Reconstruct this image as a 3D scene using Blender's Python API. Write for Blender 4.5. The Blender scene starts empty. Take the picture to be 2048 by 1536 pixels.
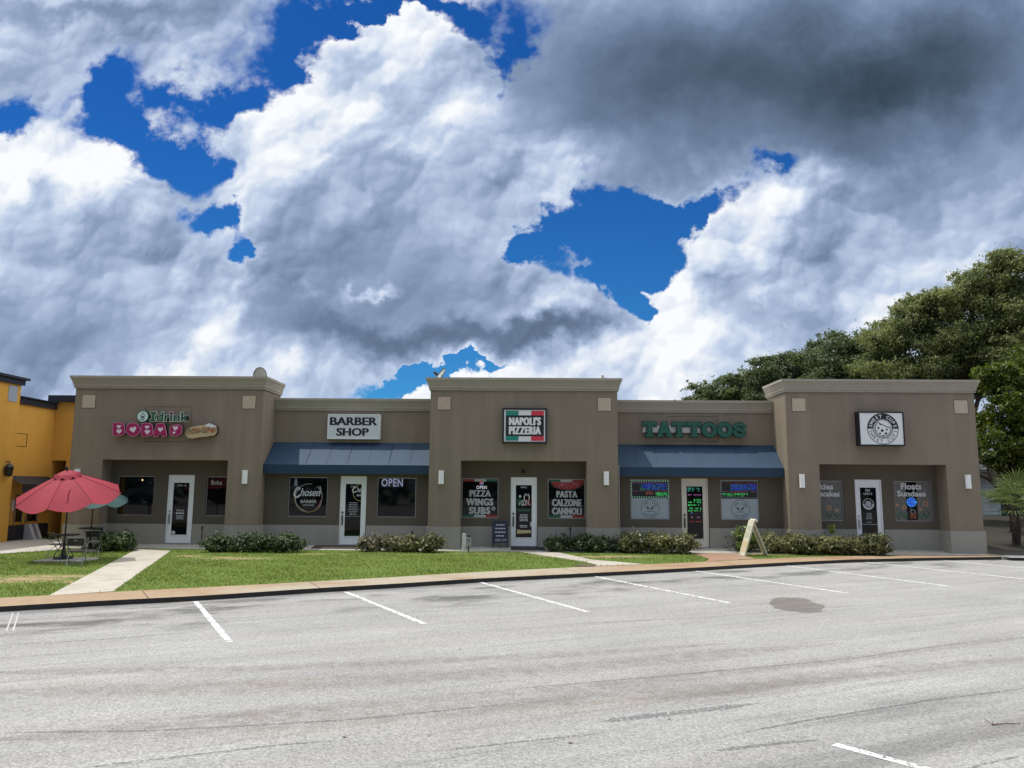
import bpy, bmesh, math, random
import numpy as np
from mathutils import Vector, Matrix
random.seed(7); rng = np.random.default_rng(11)
sc = bpy.context.scene
COL = sc.collection
R = math.radians

# ------------------------------------------------------------------ camera
F, TH, RO, PS = 1540.0, 0.1347, 0.0071, -0.0135
CAM = Vector((0, 0, 2.024))
f0 = Vector((math.sin(PS)*math.cos(TH), math.cos(PS)*math.cos(TH), math.sin(TH)))
r0 = Vector((math.cos(PS), -math.sin(PS), 0)); u0 = r0.cross(f0)
Rv = r0*math.cos(RO) + u0*math.sin(RO); Uv = u0*math.cos(RO) - r0*math.sin(RO)
cam = bpy.data.objects.new('camera', bpy.data.cameras.new('camera')); COL.objects.link(cam)
M = Matrix((Rv, Uv, -f0)).transposed().to_4x4(); M.translation = CAM
cam.matrix_world = M
cam.data.sensor_width = 36; cam.data.lens = 36*F/2048
cam.data.clip_start = 0.1; cam.data.clip_end = 3000
sc.camera = cam

# ------------------------------------------------------------------ exposure and sun
sc.view_settings.view_transform = 'Standard'; sc.view_settings.look = 'None'
sc.view_settings.exposure = 0; sc.view_settings.gamma = 1
SUN_DIR = Vector((-0.36, 0.09, 1.0)).normalized()          # towards the sun
sl = bpy.data.lights.new('sun', 'SUN'); sl.energy = 3.5; sl.angle = R(0.53); sl.color = (1, 0.955, 0.88)
sun = bpy.data.objects.new('sun', sl); COL.objects.link(sun)
sun.rotation_euler = SUN_DIR.to_track_quat('Z', 'Y').to_euler()
SUN_EL = math.asin(SUN_DIR.z); SUN_AZ = math.atan2(SUN_DIR.x, SUN_DIR.y)
sc.cycles.max_bounces = 6; sc.cycles.diffuse_bounces = 3; sc.cycles.transparent_max_bounces = 8
sc.cycles.use_denoising = True

# ------------------------------------------------------------------ where a photo pixel meets a plane of the place
def ray(px, py):
    a, b = px-1024, py-768
    return f0*F + Rv*a - Uv*b
def P(px, py, Y):
    d = ray(px, py); return CAM + d*(Y/d.y)
def G(px, py, z=-0.11):
    d = ray(px, py); return CAM + d*((z-CAM.z)/d.z)
# ------------------------------------------------------------------ sky
def build_sky():
    w = bpy.data.worlds.new('World'); sc.world = w; w.use_nodes = True
    nt = w.node_tree; nt.nodes.clear(); N = nt.nodes.new; L = nt.links.new
    def put(s, v):
        if v is None: return
        if hasattr(v, 'is_output'): L(v, s)
        else: s.default_value = v
    def ma(op, a, b=None, c=None, clamp=False):
        n = N('ShaderNodeMath'); n.operation = op; n.use_clamp = clamp
        put(n.inputs[0], a); put(n.inputs[1], b); put(n.inputs[2], c); return n.outputs[0]
    def vm(op, a, b=None, c=None, out=0):
        n = N('ShaderNodeVectorMath'); n.operation = op
        put(n.inputs[0], a); put(n.inputs[1], b); put(n.inputs[2], c); return n.outputs[out]
    def sstep(x, lo, hi, a=0.0, b=1.0):
        n = N('ShaderNodeMapRange'); n.interpolation_type = 'SMOOTHSTEP'
        put(n.inputs[0], x); put(n.inputs[1], lo); put(n.inputs[2], hi); put(n.inputs[3], a); put(n.inputs[4], b); return n.outputs[0]
    def noise(v, scale, detail=5, rough=0.55, seed=0.0, vec=False, typ='FBM', dist=0.0):
        n = N('ShaderNodeTexNoise'); n.noise_dimensions = '3D'
        v2 = vm('ADD', v, (seed*3.7, seed*1.9, seed*7.3)) if seed else v
        put(n.inputs['Vector'], v2); n.inputs['Scale'].default_value = scale; n.inputs['Detail'].default_value = detail
        n.inputs['Roughness'].default_value = rough; n.inputs['Distortion'].default_value = dist
        return n.outputs['Color' if vec else 'Fac']
    def voro(v, scale, detail, rough=0.5, smooth=0.35):
        n = N('ShaderNodeTexVoronoi'); n.voronoi_dimensions = '2D'; n.feature = 'SMOOTH_F1'; n.normalize = True
        put(n.inputs['Vector'], v); n.inputs['Scale'].default_value = scale; n.inputs['Detail'].default_value = detail
        n.inputs['Roughness'].default_value = rough; n.inputs['Smoothness'].default_value = smooth
        return n.outputs['Distance']
    tc = N('ShaderNodeTexCoord'); sep = N('ShaderNodeSeparateXYZ'); L(tc.outputs['Generated'], sep.inputs[0])
    ay = ma('ADD', ma('ABSOLUTE', sep.outputs[1]), 0.06)
    u = ma('DIVIDE', sep.outputs[0], ay); v = ma('DIVIDE', ma('ABSOLUTE', sep.outputs[2]), ay)
    cb = N('ShaderNodeCombineXYZ'); L(u, cb.inputs[0]); L(v, cb.inputs[1]); uv = cb.outputs[0]
    def S(px, py):
        d = ray(px, py).normalized(); return d.x/(d.y+0.06), d.z/(d.y+0.06)
    K = 1/1540/1.06
    # fractal displacement of the places where the cloud masses lie
    w1 = noise(uv, 6.5, 7, 0.62, 1.0, True); w2 = noise(uv, 2.2, 2, 0.5, 2.0, True)
    off = vm('ADD', vm('MULTIPLY_ADD', w1, (0.20, 0.20, 0), (-0.10, -0.10, 0)), vm('MULTIPLY_ADD', w2, (0.03, 0.03, 0), (-0.015, -0.015, 0)))
    uw = vm('ADD', uv, off)
    def blobs(base, lst, coord):
        acc = base
        for (x, y, rx, ry, amp) in lst:
            cx, cy = S(x, y); ix, iy = 1/(rx*K), 1/(ry*K)
            q = vm('MULTIPLY_ADD', coord, (ix, iy, 0), (-cx*ix, -cy*iy, 0))
            g = ma('POWER', 0.3679, vm('DOT_PRODUCT', q, q, out=1))
            acc = ma('MULTIPLY_ADD', g, amp, acc)
        return acc
    COVER = CLOUD_COVER; LIGHT = CLOUD_LIGHT; SOFT = CLOUD_SOFT
    cov = blobs(0.62, COVER, uw)
    lum = blobs(0.62, LIGHT, uw)
    sof = blobs(0.26, SOFT, uv)
    # billows: rounded heads at four sizes, lit from the upper left
    wf = noise(uv, 20.0, 3, 0.55, 3.0, True)
    ub = vm('ADD', uv, vm('ADD', vm('MULTIPLY_ADD', w1, (0.07, 0.07, 0), (-0.035, -0.035, 0)), vm('MULTIPLY_ADD', wf, (0.016, 0.016, 0), (-0.008, -0.008, 0))))
    hsum = None; lit = None
    for sc_, wgt, lw, sm in ((3.6, 0.42, 1.5, 0.35), (9.0, 0.32, 1.15, 0.25), (22.0, 0.20, 0.72, 0.18), (55.0, 0.12, 0.36, 0.15)):
        va = vm('ADD', ub, (sc_*0.13, sc_*0.07, 0)); r_ = 0.16/sc_
        f0_ = voro(va, sc_, 0.0, 0.5, sm); f1_ = voro(vm('ADD', va, (-r_*0.62, r_, 0)), sc_, 0.0, 0.5, sm)
        df = ma('SUBTRACT', f1_, f0_)
        hsum = ma('MULTIPLY', f0_, wgt) if hsum is None else ma('MULTIPLY_ADD', f0_, wgt, hsum)
        lit = ma('MULTIPLY', df, lw) if lit is None else ma('MULTIPLY_ADD', df, lw, lit)
    fb = ma('SUBTRACT', noise(uv, 6.0, 9, 0.60, 4.0), 0.5)
    fine = ma('SUBTRACT', noise(uv, 30.0, 5, 0.62, 5.0), 0.5)
    d = ma('MULTIPLY_ADD', hsum, -1.15, ma('ADD', cov, 0.42))
    d = ma('MULTIPLY_ADD', fb, 0.9, d)
    d = ma('MULTIPLY_ADD', fine, 0.25, d)
    wisp = blobs(0.0, [(330, 240, 230, 170, 1.0), (620, 90, 120, 80, 0.6), (1020, 120, 60, 120, 0.8), (1200, 500, 160, 90, 0.45)], uv)
    d = ma('MULTIPLY_ADD', ma('MULTIPLY', wisp, 2.8), ma('ADD', fb, ma('MULTIPLY', fine, 0.5)), d)
    d = ma('SUBTRACT', d, 0.30)
    alpha = sstep(d, 0.0, sof)
    edge = sstep(d, 0.02, 0.65, 1.0, 0.0)
    calm = sstep(lum, 0.22, 0.72, 0.08, 1.0)            # dark bases are smooth
    sh = ma('MULTIPLY_ADD', edge, 0.22, -0.02)
    sh = ma('MULTIPLY_ADD', lit, 0.95, sh)
    sh = ma('MULTIPLY_ADD', hsum, -0.42, ma('ADD', sh, 0.17))
    sh = ma('MULTIPLY_ADD', fb, 0.14, sh)
    sh = ma('MULTIPLY_ADD', fine, 0.06, sh)
    b = ma('MULTIPLY_ADD', sh, calm, lum)
    b = ma('MULTIPLY_ADD', sstep(v, 0.70, 1.7), 0.42, b)          # unseen high cloud, brightened so the fronts get light from above
    b = ma('MULTIPLY_ADD', sstep(sep.outputs[1], -0.35, 0.0, 1.0, 0.0), -0.20, b)      # cloud behind the camera, dulled to darken recesses and glass
    rp = N('ShaderNodeValToRGB'); cr = rp.color_ramp; cr.interpolation = 'LINEAR'
    stops = [(0.0, (0.040, 0.066, 0.098)), (0.22, (0.145, 0.205, 0.315)), (0.45, (0.30, 0.39, 0.56)), (0.66, (0.50, 0.60, 0.79)), (0.86, (0.78, 0.84, 0.93)), (1.0, (0.96, 0.98, 1.0))]
    cr.elements[0].position = stops[0][0]; cr.elements[0].color = (*stops[0][1], 1)
    cr.elements[1].position = stops[-1][0]; cr.elements[1].color = (*stops[-1][1], 1)
    for p_, c_ in stops[1:-1]:
        e = cr.elements.new(p_); e.color = (*c_, 1)
    b = ma('MULTIPLY_ADD', b, 0.90, 0.055); L(b, rp.inputs[0])
    skyt = N('ShaderNodeTexSky'); skyt.sky_type = 'NISHITA'; skyt.sun_disc = False
    skyt.sun_elevation = SUN_EL; skyt.sun_rotation = SUN_AZ; skyt.air_density = 1.0; skyt.dust_density = 0.3; skyt.ozone_density = 2.5
    tint = N('ShaderNodeMixRGB'); tint.blend_type = 'MULTIPLY'; tint.inputs[0].default_value = 1; L(skyt.outputs[0], tint.inputs[1])
    tv = N('ShaderNodeMix'); tv.data_type = 'RGBA'; L(sstep(v, 0.05, 0.55), tv.inputs[0]); tv.inputs[6].default_value = SKY_LOW; tv.inputs[7].default_value = SKY_TINT; L(tv.outputs[2], tint.inputs[2])
    b1 = N('ShaderNodeBackground'); L(tint.outputs[0], b1.inputs[0]); b1.inputs[1].default_value = 0.1
    b2 = N('ShaderNodeBackground'); L(rp.outputs[0], b2.inputs[0]); L(ma('MULTIPLY_ADD', sstep(v, 0.9, 2.6), 1.5, 1.0), b2.inputs[1])     # extra brightness of unseen high cloud, added to light fronts more than recesses
    mx = N('ShaderNodeMixShader'); L(alpha, mx.inputs[0]); L(b1.outputs[0], mx.inputs[1]); L(b2.outputs[0], mx.inputs[2])
    out = N('ShaderNodeOutputWorld'); L(mx.outputs[0], out.inputs[0])
    w.cycles.sampling_method = 'MANUAL'; w.cycles.sample_map_resolution = 512

SKY_TINT = (0.090, 0.43, 0.94, 1); SKY_LOW = (0.16, 0.60, 1.0, 1)
# where cloud masses and gaps lie: photo direction x, y, width, height, amount
CLOUD_COVER = [
    (640, 30, 100, 50, -0.75), (780, 10, 100, 25, -0.7), (930, 45, 100, 70, -0.9), (500, 210, 75, 55, -0.85), (580, 130, 80, 60, -0.75), (195, 165, 50, 60, -0.95), (50, 215, 90, 45, -0.65),
    (340, 180, 60, 40, -0.55), (270, 265, 80, 40, -0.75), (350, 320, 90, 50, -0.95), (420, 430, 70, 35, -1.0), (485, 490, 40, 40, -0.7), (440, 200, 50, 60, -0.5),
    (1040, 80, 50, 60, -0.75), (1010, 150, 40, 60, -0.6), (1000, 230, 25, 60, -0.55),
    (1060, 470, 100, 45, -0.95), (1230, 420, 130, 45, -0.95), (1400, 405, 120, 42, -0.85), (1540, 348, 50, 22, -0.85), (1180, 345, 40, 30, -0.45),
    (1250, 500, 130, 70, -0.85), (1250, 590, 55, 70, -0.95), (1000, 500, 30, 60, -0.8), (1285, 640, 30, 30, -0.6),
    (870, 738, 100, 20, -1.05), (960, 722, 60, 12, -0.8), (500, 500, 30, 25, -0.3), (1860, 560, 130, 70, -0.12), (1930, 305, 70, 22, -0.3),
    (800, 130, 100, 90, 0.9), (650, 260, 110, 100, 0.65), (940, 170, 50, 80, 0.55), (740, 430, 260, 220, 0.7), (540, 360, 100, 110, 0.5), (880, 640, 300, 60, 0.75), (470, 300, 50, 70, 0.25),
    (1500, 130, 480, 190, 0.9), (1900, 60, 350, 250, 0.6), (1090, 370, 95, 55, 0.6), (1130, 640, 100, 70, 0.45), (1350, 350, 120, 25, 0.35),
    (1600, 560, 220, 120, 0.75), (1450, 660, 150, 90, 0.6), (1900, 450, 250, 120, 0.55), (1300, 740, 300, 50, 0.45),
    (120, 440, 190, 200, 0.75), (280, 640, 220, 130, 0.65), (200, 30, 330, 70, 0.6), (350, 385, 70, 9, 0.55), (100, 640, 200, 160, 0.4), (400, 130, 90, 50, 0.2), (130, 165, 50, 40, 0.25),
    (1272, 488, 14, 18, 0.75), (1140, 515, 45, 22, 0.6), (1280, 590, 22, 15, 0.6), (720, 25, 20, 25, 0.3),
]
CLOUD_LIGHT = [
    (1550, 140, 600, 240, -0.50), (1850, 200, 340, 150, -0.20), (1280, 170, 200, 120, -0.14), (2000, 60, 280, 190, -0.20), (1450, 300, 240, 60, -0.10), (1750, 320, 200, 50, -0.10),
    (880, 668, 300, 36, -0.38), (790, 590, 260, 110, -0.20), (560, 380, 70, 50, -0.12), (720, 470, 180, 80, -0.12), (620, 640, 120, 60, -0.14),
    (60, 560, 200, 140, -0.10), (120, 710, 300, 80, -0.22), (240, 5, 280, 28, -0.34), (60, 110, 120, 90, -0.08),
    (770, 110, 100, 90, 0.26), (930, 170, 60, 80, 0.28), (640, 210, 120, 60, 0.24), (540, 260, 70, 50, 0.14), (820, 240, 110, 60, -0.06), (840, 310, 100, 40, 0.18), (620, 330, 80, 50, 0.12),
    (80, 320, 150, 60, 0.32), (230, 350, 80, 50, 0.28), (340, 500, 50, 40, 0.18), (480, 580, 40, 70, 0.16), (420, 650, 90, 40, 0.12), (300, 440, 100, 40, 0.1), (380, 690, 90, 25, 0.15),
    (750, 580, 46, 13, 0.55), (585, 590, 35, 18, 0.25), (1090, 320, 100, 60, 0.30), (1090, 400, 80, 30, 0.2), (1080, 590, 90, 40, 0.16), (1120, 665, 120, 30, -0.28),
    (1470, 500, 120, 80, 0.36), (1340, 570, 60, 60, 0.32), (1600, 410, 160, 40, 0.26), (1580, 645, 160, 30, -0.20), (1430, 600, 60, 25, -0.16), (1660, 560, 80, 40, 0.14), (1900, 430, 200, 70, -0.02),
    (1330, 690, 90, 40, 0.18), (420, 750, 220, 25, 0.20), (1250, 760, 300, 30, 0.14), (1720, 640, 50, 20, 0.2),
]
CLOUD_SOFT = [
    (1600, 180, 480, 190, 0.6), (250, 30, 330, 90, 0.35), (1880, 500, 230, 140, 0.4), (100, 650, 250, 150, 0.3), (1050, 40, 120, 90, 0.5), (280, 230, 220, 130, 0.50), (500, 100, 120, 100, 0.5), (390, 400, 90, 80, 0.25),
    (1150, 400, 200, 50, 0.15), (1150, 500, 80, 40, 0.3), (1275, 490, 30, 30, 0.3), (780, 180, 220, 160, -0.16), (1480, 480, 140, 100, -0.10),
]
build_sky()
# ------------------------------------------------------------------ helpers
def tag(o, label=None, cat=None, group=None, kind=None):
    if label: o['label'] = label
    if cat: o['category'] = cat
    if group: o['group'] = group
    if kind: o['kind'] = kind
    return o
def thing(name, label, cat, loc=(0, 0, 0), group=None, rz=0.0):
    o = bpy.data.objects.new(name, None); COL.objects.link(o)
    o.location = loc; o.rotation_euler = (0, 0, rz); o.empty_display_size = 0.2
    return tag(o, label, cat, group)
def chain(o):                      # matrix of a freshly built object from its own location values
    m = o.matrix_basis.copy(); p = o.parent
    if p: m = chain(p) @ o.matrix_parent_inverse @ m
    return m
class MB:
    """collects faces in world (or the thing's own) coordinates and links them as ONE mesh object"""
    def __init__(s): s.v = []; s.f = []; s.m = []; s.mi = 0
    def add(s, verts, faces, mi=None):
        k = len(s.v); s.v += [tuple(p) for p in verts]; mi = s.mi if mi is None else mi
        for f in faces: s.f.append(tuple(i+k for i in f)); s.m.append(mi)
        return s
    def box(s, x0, x1, y0, y1, z0, z1, mi=None):
        v = [(x0,y0,z0),(x1,y0,z0),(x1,y1,z0),(x0,y1,z0),(x0,y0,z1),(x1,y0,z1),(x1,y1,z1),(x0,y1,z1)]
        return s.add(v, [(0,3,2,1),(4,5,6,7),(0,1,5,4),(1,2,6,5),(2,3,7,6),(3,0,4,7)], mi)
    def tube(s, pts, r, n=8, mi=None, cap=True):
        pts = [Vector(p) for p in pts]; rs = r if isinstance(r, (list, tuple)) else [r]*len(pts)
        V = []; Fc = []; ref = None
        for i, p in enumerate(pts):
            t = (pts[min(i+1, len(pts)-1)]-pts[max(i-1, 0)]).normalized()
            if ref is None: ref = t.orthogonal().normalized()
            a = (ref - t*ref.dot(t)).normalized(); ref = a; b = t.cross(a)
            for k in range(n):
                w = 2*math.pi*k/n; V.append(p+(a*math.cos(w)+b*math.sin(w))*rs[i])
        for i in range(len(pts)-1):
            for k in range(n):
                Fc.append((i*n+k, i*n+(k+1) % n, (i+1)*n+(k+1) % n, (i+1)*n+k))
        if cap: Fc.append(tuple(range(n-1, -1, -1))); Fc.append(tuple((len(pts)-1)*n+k for k in range(n)))
        return s.add(V, Fc, mi)
    def lathe(s, c, prof, n=16, mi=None):
        c = Vector(c); V = []; Fc = []
        for (r, z) in prof:
            for k in range(n):
                w = 2*math.pi*k/n; V.append(c+Vector((r*math.cos(w), r*math.sin(w), z)))
        for i in range(len(prof)-1):
            for k in range(n): Fc.append((i*n+k, i*n+(k+1) % n, (i+1)*n+(k+1) % n, (i+1)*n+k))
        Fc.append(tuple(range(n-1, -1, -1))); Fc.append(tuple((len(prof)-1)*n+k for k in range(n)))
        return s.add(V, Fc, mi)
    def plate(s, pts, y0, y1, mi=None):
        """outline in x,z (any order of turn) pushed from y0 (front) to y1 (back)"""
        a = sum(pts[i][0]*pts[(i+1) % len(pts)][1]-pts[(i+1) % len(pts)][0]*pts[i][1] for i in range(len(pts)))
        if a < 0: pts = pts[::-1]
        n = len(pts); V = [(x, y0, z) for x, z in pts]+[(x, y1, z) for x, z in pts]
        Fc = [tuple(range(n)), tuple(range(2*n-1, n-1, -1))]+[(i, i+n, (i+1) % n+n, (i+1) % n) for i in range(n)]
        return s.add(V, Fc, mi)
    def ringplate(s, outer, inner, y0, y1, mi=None):
        n = len(outer); V = [(x, y0, z) for x, z in outer]+[(x, y0, z) for x, z in inner]+[(x, y1, z) for x, z in outer]+[(x, y1, z) for x, z in inner]
        Fc = []
        for i in range(n):
            j = (i+1) % n
            Fc += [(i, j, n+j, n+i), (i, 2*n+i, 2*n+j, j), (n+i, n+j, 3*n+j, 3*n+i), (2*n+i, 3*n+i, 3*n+j, 2*n+j)]
        return s.add(V, Fc, mi)
    def stroke(s, pts, w, y0, y1, mi=None, closed=False):
        n = len(pts); A = []; B = []
        for i in range(n):
            p0 = Vector(pts[(i-1) % n] if closed else pts[max(i-1, 0)]); p1 = Vector(pts[(i+1) % n] if closed else pts[min(i+1, n-1)])
            t = (p1-p0); t = t.normalized() if t.length else Vector((1, 0)); q = Vector((-t.y, t.x))*w/2; p = Vector(pts[i])
            A.append(p+q); B.append(p-q)
        for i in range(n if closed else n-1):
            j = (i+1) % n
            s.plate([tuple(A[i]), tuple(A[j]), tuple(B[j]), tuple(B[i])], y0, y1, mi)
        return s
    def build(s, name, mats, parent=None, smooth=False):
        me = bpy.data.meshes.new(name); me.from_pydata(s.v, [], s.f)
        mats = mats if isinstance(mats, (list, tuple)) else [mats]
        for m in mats: me.materials.append(m)
        if len(mats) > 1: me.polygons.foreach_set('material_index', s.m)
        if smooth: me.polygons.foreach_set('use_smooth', [True]*len(s.f))
        me.update()
        return link(name, me, parent)
def link(name, me, parent=None):
    o = bpy.data.objects.new(name, me); COL.objects.link(o)
    if parent:
        o.parent = parent; o.matrix_parent_inverse = chain(parent).inverted()
    return o
def circ(cx, cz, r, n=28, rz=None, a0=0):
    rz = rz or r
    return [(cx+r*math.cos(a0+2*math.pi*i/n), cz+rz*math.sin(a0+2*math.pi*i/n)) for i in range(n)]
def heart(cx, cz, s, tilt=0):
    pts = []
    for i in range(24):
        t = 2*math.pi*i/24
        x = 16*math.sin(t)**3; z = 13*math.cos(t)-5*math.cos(2*t)-2*math.cos(3*t)-math.cos(4*t)
        x, z = x*s/32, z*s/32
        pts.append((cx+x*math.cos(tilt)-z*math.sin(tilt), cz+x*math.sin(tilt)+z*math.cos(tilt)))
    return pts
def offset(pts, d):
    n = len(pts); a = sum(pts[i][0]*pts[(i+1) % n][1]-pts[(i+1) % n][0]*pts[i][1] for i in range(n)); sg = 1 if a > 0 else -1
    out = []
    for i in range(n):
        p0, p, p1 = Vector(pts[i-1]), Vector(pts[i]), Vector(pts[(i+1) % n])
        n0 = (p-p0).normalized(); n1 = (p1-p).normalized()
        q = Vector((n0.y, -n0.x))+Vector((n1.y, -n1.x)); q = q.normalized() if q.length > 1e-6 else Vector((n0.y, -n0.x))
        out.append(tuple(p+q*d*sg))
    return out
_tc = {}
def text_geo(body, bold=0.0, shear=0.0, space=1.0):
    key = (body, bold, shear, space)
    if key in _tc: return _tc[key]
    cu = bpy.data.curves.new('lettering', 'FONT'); cu.body = body; cu.offset = bold; cu.shear = shear; cu.space_character = space; cu.resolution_u = 3
    cu.fill_mode = 'FRONT'
    ob = bpy.data.objects.new('lettering', cu); COL.objects.link(ob)
    dg = bpy.context.evaluated_depsgraph_get(); dg.update()
    me = bpy.data.meshes.new_from_object(ob.evaluated_get(dg))
    bm = bmesh.new(); bm.from_mesh(me); bmesh.ops.remove_doubles(bm, verts=bm.verts, dist=1e-5)
    bm.verts.index_update()
    V = [tuple(v.co) for v in bm.verts]; Fc = [tuple(v.index for v in f.verts) for f in bm.faces]
    bm.free(); bpy.data.objects.remove(ob); bpy.data.curves.remove(cu); bpy.data.meshes.remove(me)
    _tc[key] = (V, Fc); return V, Fc
def put_text(mb, body, x0, x1, z0, z1, y, mi=None, bold=0.0, shear=0.0, depth=0.0, keep=False, space=1.0, heavy=0.0):
    if heavy:      # a heavier face: the strokes widened sideways
        w = heavy*(z1-z0)
        for k in (-2, -1, 0, 1, 2): put_text(mb, body, x0+w+w*k/2, x1-w+w*k/2, z0, z1, y-.0004*(k+2), mi, bold, shear, depth, keep, space)
        return
    """the words fitted into x0..x1, z0..z1 on the plane y, facing the street"""
    V, Fc = text_geo(body, bold, shear, space)
    if not V: return
    ax, bx = min(v[0] for v in V), max(v[0] for v in V); az, bz = min(v[1] for v in V), max(v[1] for v in V)
    sx = (x1-x0)/(bx-ax); sz = (z1-z0)/(bz-az); cx = (x0+x1)/2
    if keep: sx = min(sx, sz)
    W = [(cx+(v[0]-(ax+bx)/2)*sx, y, z0+(v[1]-az)*sz) for v in V]
    mb.add(W, Fc, mi)
    if depth:
        e = {}
        for f in Fc:
            for i in range(len(f)):
                k = (f[i], f[(i+1) % len(f)]); e[k] = e.get(k, 0)+1
        bd = [k for k in e if (k[1], k[0]) not in e]
        n = len(W); B = [(a, b+depth, c) for a, b, c in W]
        mb.add(W+B, [(i, i+n, j+n, j) for i, j in bd], mi)
def ring_text(mb, body, cx, cz, r, h, y, a_mid, step, mi=None, inward=False, bold=0.02):
    """letters set round a circle: a_mid is the angle of the middle letter (degrees), step degrees per letter"""
    n = len(body)
    for i, ch in enumerate(body):
        if ch == ' ': continue
        V, Fc = text_geo(ch, bold)
        ax, bx = min(v[0] for v in V), max(v[0] for v in V)
        sgn = 1 if inward else -1
        a = R(a_mid + sgn*(i-(n-1)/2)*step); rot = a-math.pi/2 if not inward else a+math.pi/2
        s = h/0.72; W = []
        for v in V:
            lx = (v[0]-(ax+bx)/2)*s; lz = (v[1]-0.36)*s
            W.append((cx+r*math.cos(a)+lx*math.cos(rot)-lz*math.sin(rot), y, cz+r*math.sin(a)+lx*math.sin(rot)+lz*math.cos(rot)))
        mb.add(W, Fc, mi)
def scribble(mb, x0, x1, z0, z1, rows, y, mi=None, fill=0.75, seed=0, thick=0.55, centre=True):
    """lines of writing too small to read: short words of unequal length"""
    rd = random.Random(seed); hh = (z1-z0)/rows
    for k in range(rows):
        w = (x1-x0)*fill*(0.6+0.4*rd.random()); x = (x0+x1)/2-w/2 if centre else x0; end = x+w
        while x < end-0.01:
            l = min((x1-x0)*(0.08+0.16*rd.random()), end-x); z = z1-hh*(k+0.5)
            mb.box(x, x+l, y-0.003, y, z-hh*thick/2, z+hh*thick/2, mi); x += l+(x1-x0)*0.04
def copy_tree(o, parent=None):
    c = o.copy(); COL.objects.link(c)
    if parent: c.parent = parent; c.matrix_parent_inverse = o.matrix_parent_inverse.copy()
    for ch in list(o.children): copy_tree(ch, c)
    return c

# ------------------------------------------------------------------ materials
MT = {}
def mat(name, col, rough=0.7, spec=0.5, metal=0.0, var=0.0, scale=8.0, bump=0.0, bscale=60.0, emit=None, estr=1.0, stretch=None, dark=None):
    m = bpy.data.materials.new(name); m.use_nodes = True; nt = m.node_tree; bs = nt.nodes['Principled BSDF']
    bs.inputs['Base Color'].default_value = (*col, 1); bs.inputs['Roughness'].default_value = rough
    bs.inputs['Specular IOR Level'].default_value = spec; bs.inputs['Metallic'].default_value = metal
    if emit: bs.inputs['Emission Color'].default_value = (*emit, 1); bs.inputs['Emission Strength'].default_value = estr
    if var or bump:
        tc = nt.nodes.new('ShaderNodeTexCoord'); mp = nt.nodes.new('ShaderNodeMapping'); nt.links.new(tc.outputs['Object'], mp.inputs[0])
        if stretch: mp.inputs['Scale'].default_value = stretch
    if var:
        n = nt.nodes.new('ShaderNodeTexNoise'); n.inputs['Scale'].default_value = scale; n.inputs['Detail'].default_value = 6; n.inputs['Roughness'].default_value = 0.6
        nt.links.new(mp.outputs[0], n.inputs['Vector'])
        r = nt.nodes.new('ShaderNodeMapRange'); r.inputs[1].default_value = 0.25; r.inputs[2].default_value = 0.75
        r.inputs[3].default_value = 1-var; r.inputs[4].default_value = 1+var; nt.links.new(n.outputs[0], r.inputs[0])
        x = nt.nodes.new('ShaderNodeVectorMath'); x.operation = 'SCALE'; x.inputs[0].default_value = col; nt.links.new(r.outputs[0], x.inputs['Scale'])
        if dark:
            mm = nt.nodes.new('ShaderNodeMix'); mm.data_type = 'RGBA'; n2 = nt.nodes.new('ShaderNodeTexNoise'); n2.inputs['Scale'].default_value = scale*0.23; n2.inputs['Detail'].default_value = 5
            nt.links.new(mp.outputs[0], n2.inputs['Vector']); r2 = nt.nodes.new('ShaderNodeMapRange'); r2.inputs[1].default_value = 0.5; r2.inputs[2].default_value = 0.72
            nt.links.new(n2.outputs[0], r2.inputs[0]); nt.links.new(r2.outputs[0], mm.inputs[0]); nt.links.new(x.outputs[0], mm.inputs[6]); mm.inputs[7].default_value = (*dark, 1)
            nt.links.new(mm.outputs[2], bs.inputs['Base Color'])
        else: nt.links.new(x.outputs[0], bs.inputs['Base Color'])
    if bump:
        b = nt.nodes.new('ShaderNodeTexNoise'); b.inputs['Scale'].default_value = bscale; b.inputs['Detail'].default_value = 4; nt.links.new(mp.outputs[0], b.inputs['Vector'])
        bu = nt.nodes.new('ShaderNodeBump'); bu.inputs['Strength'].default_value = bump; bu.inputs['Distance'].default_value = 0.01
        nt.links.new(b.outputs[0], bu.inputs['Height']); nt.links.new(bu.outputs[0], bs.inputs['Normal'])
    MT[name] = m; return m
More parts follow.
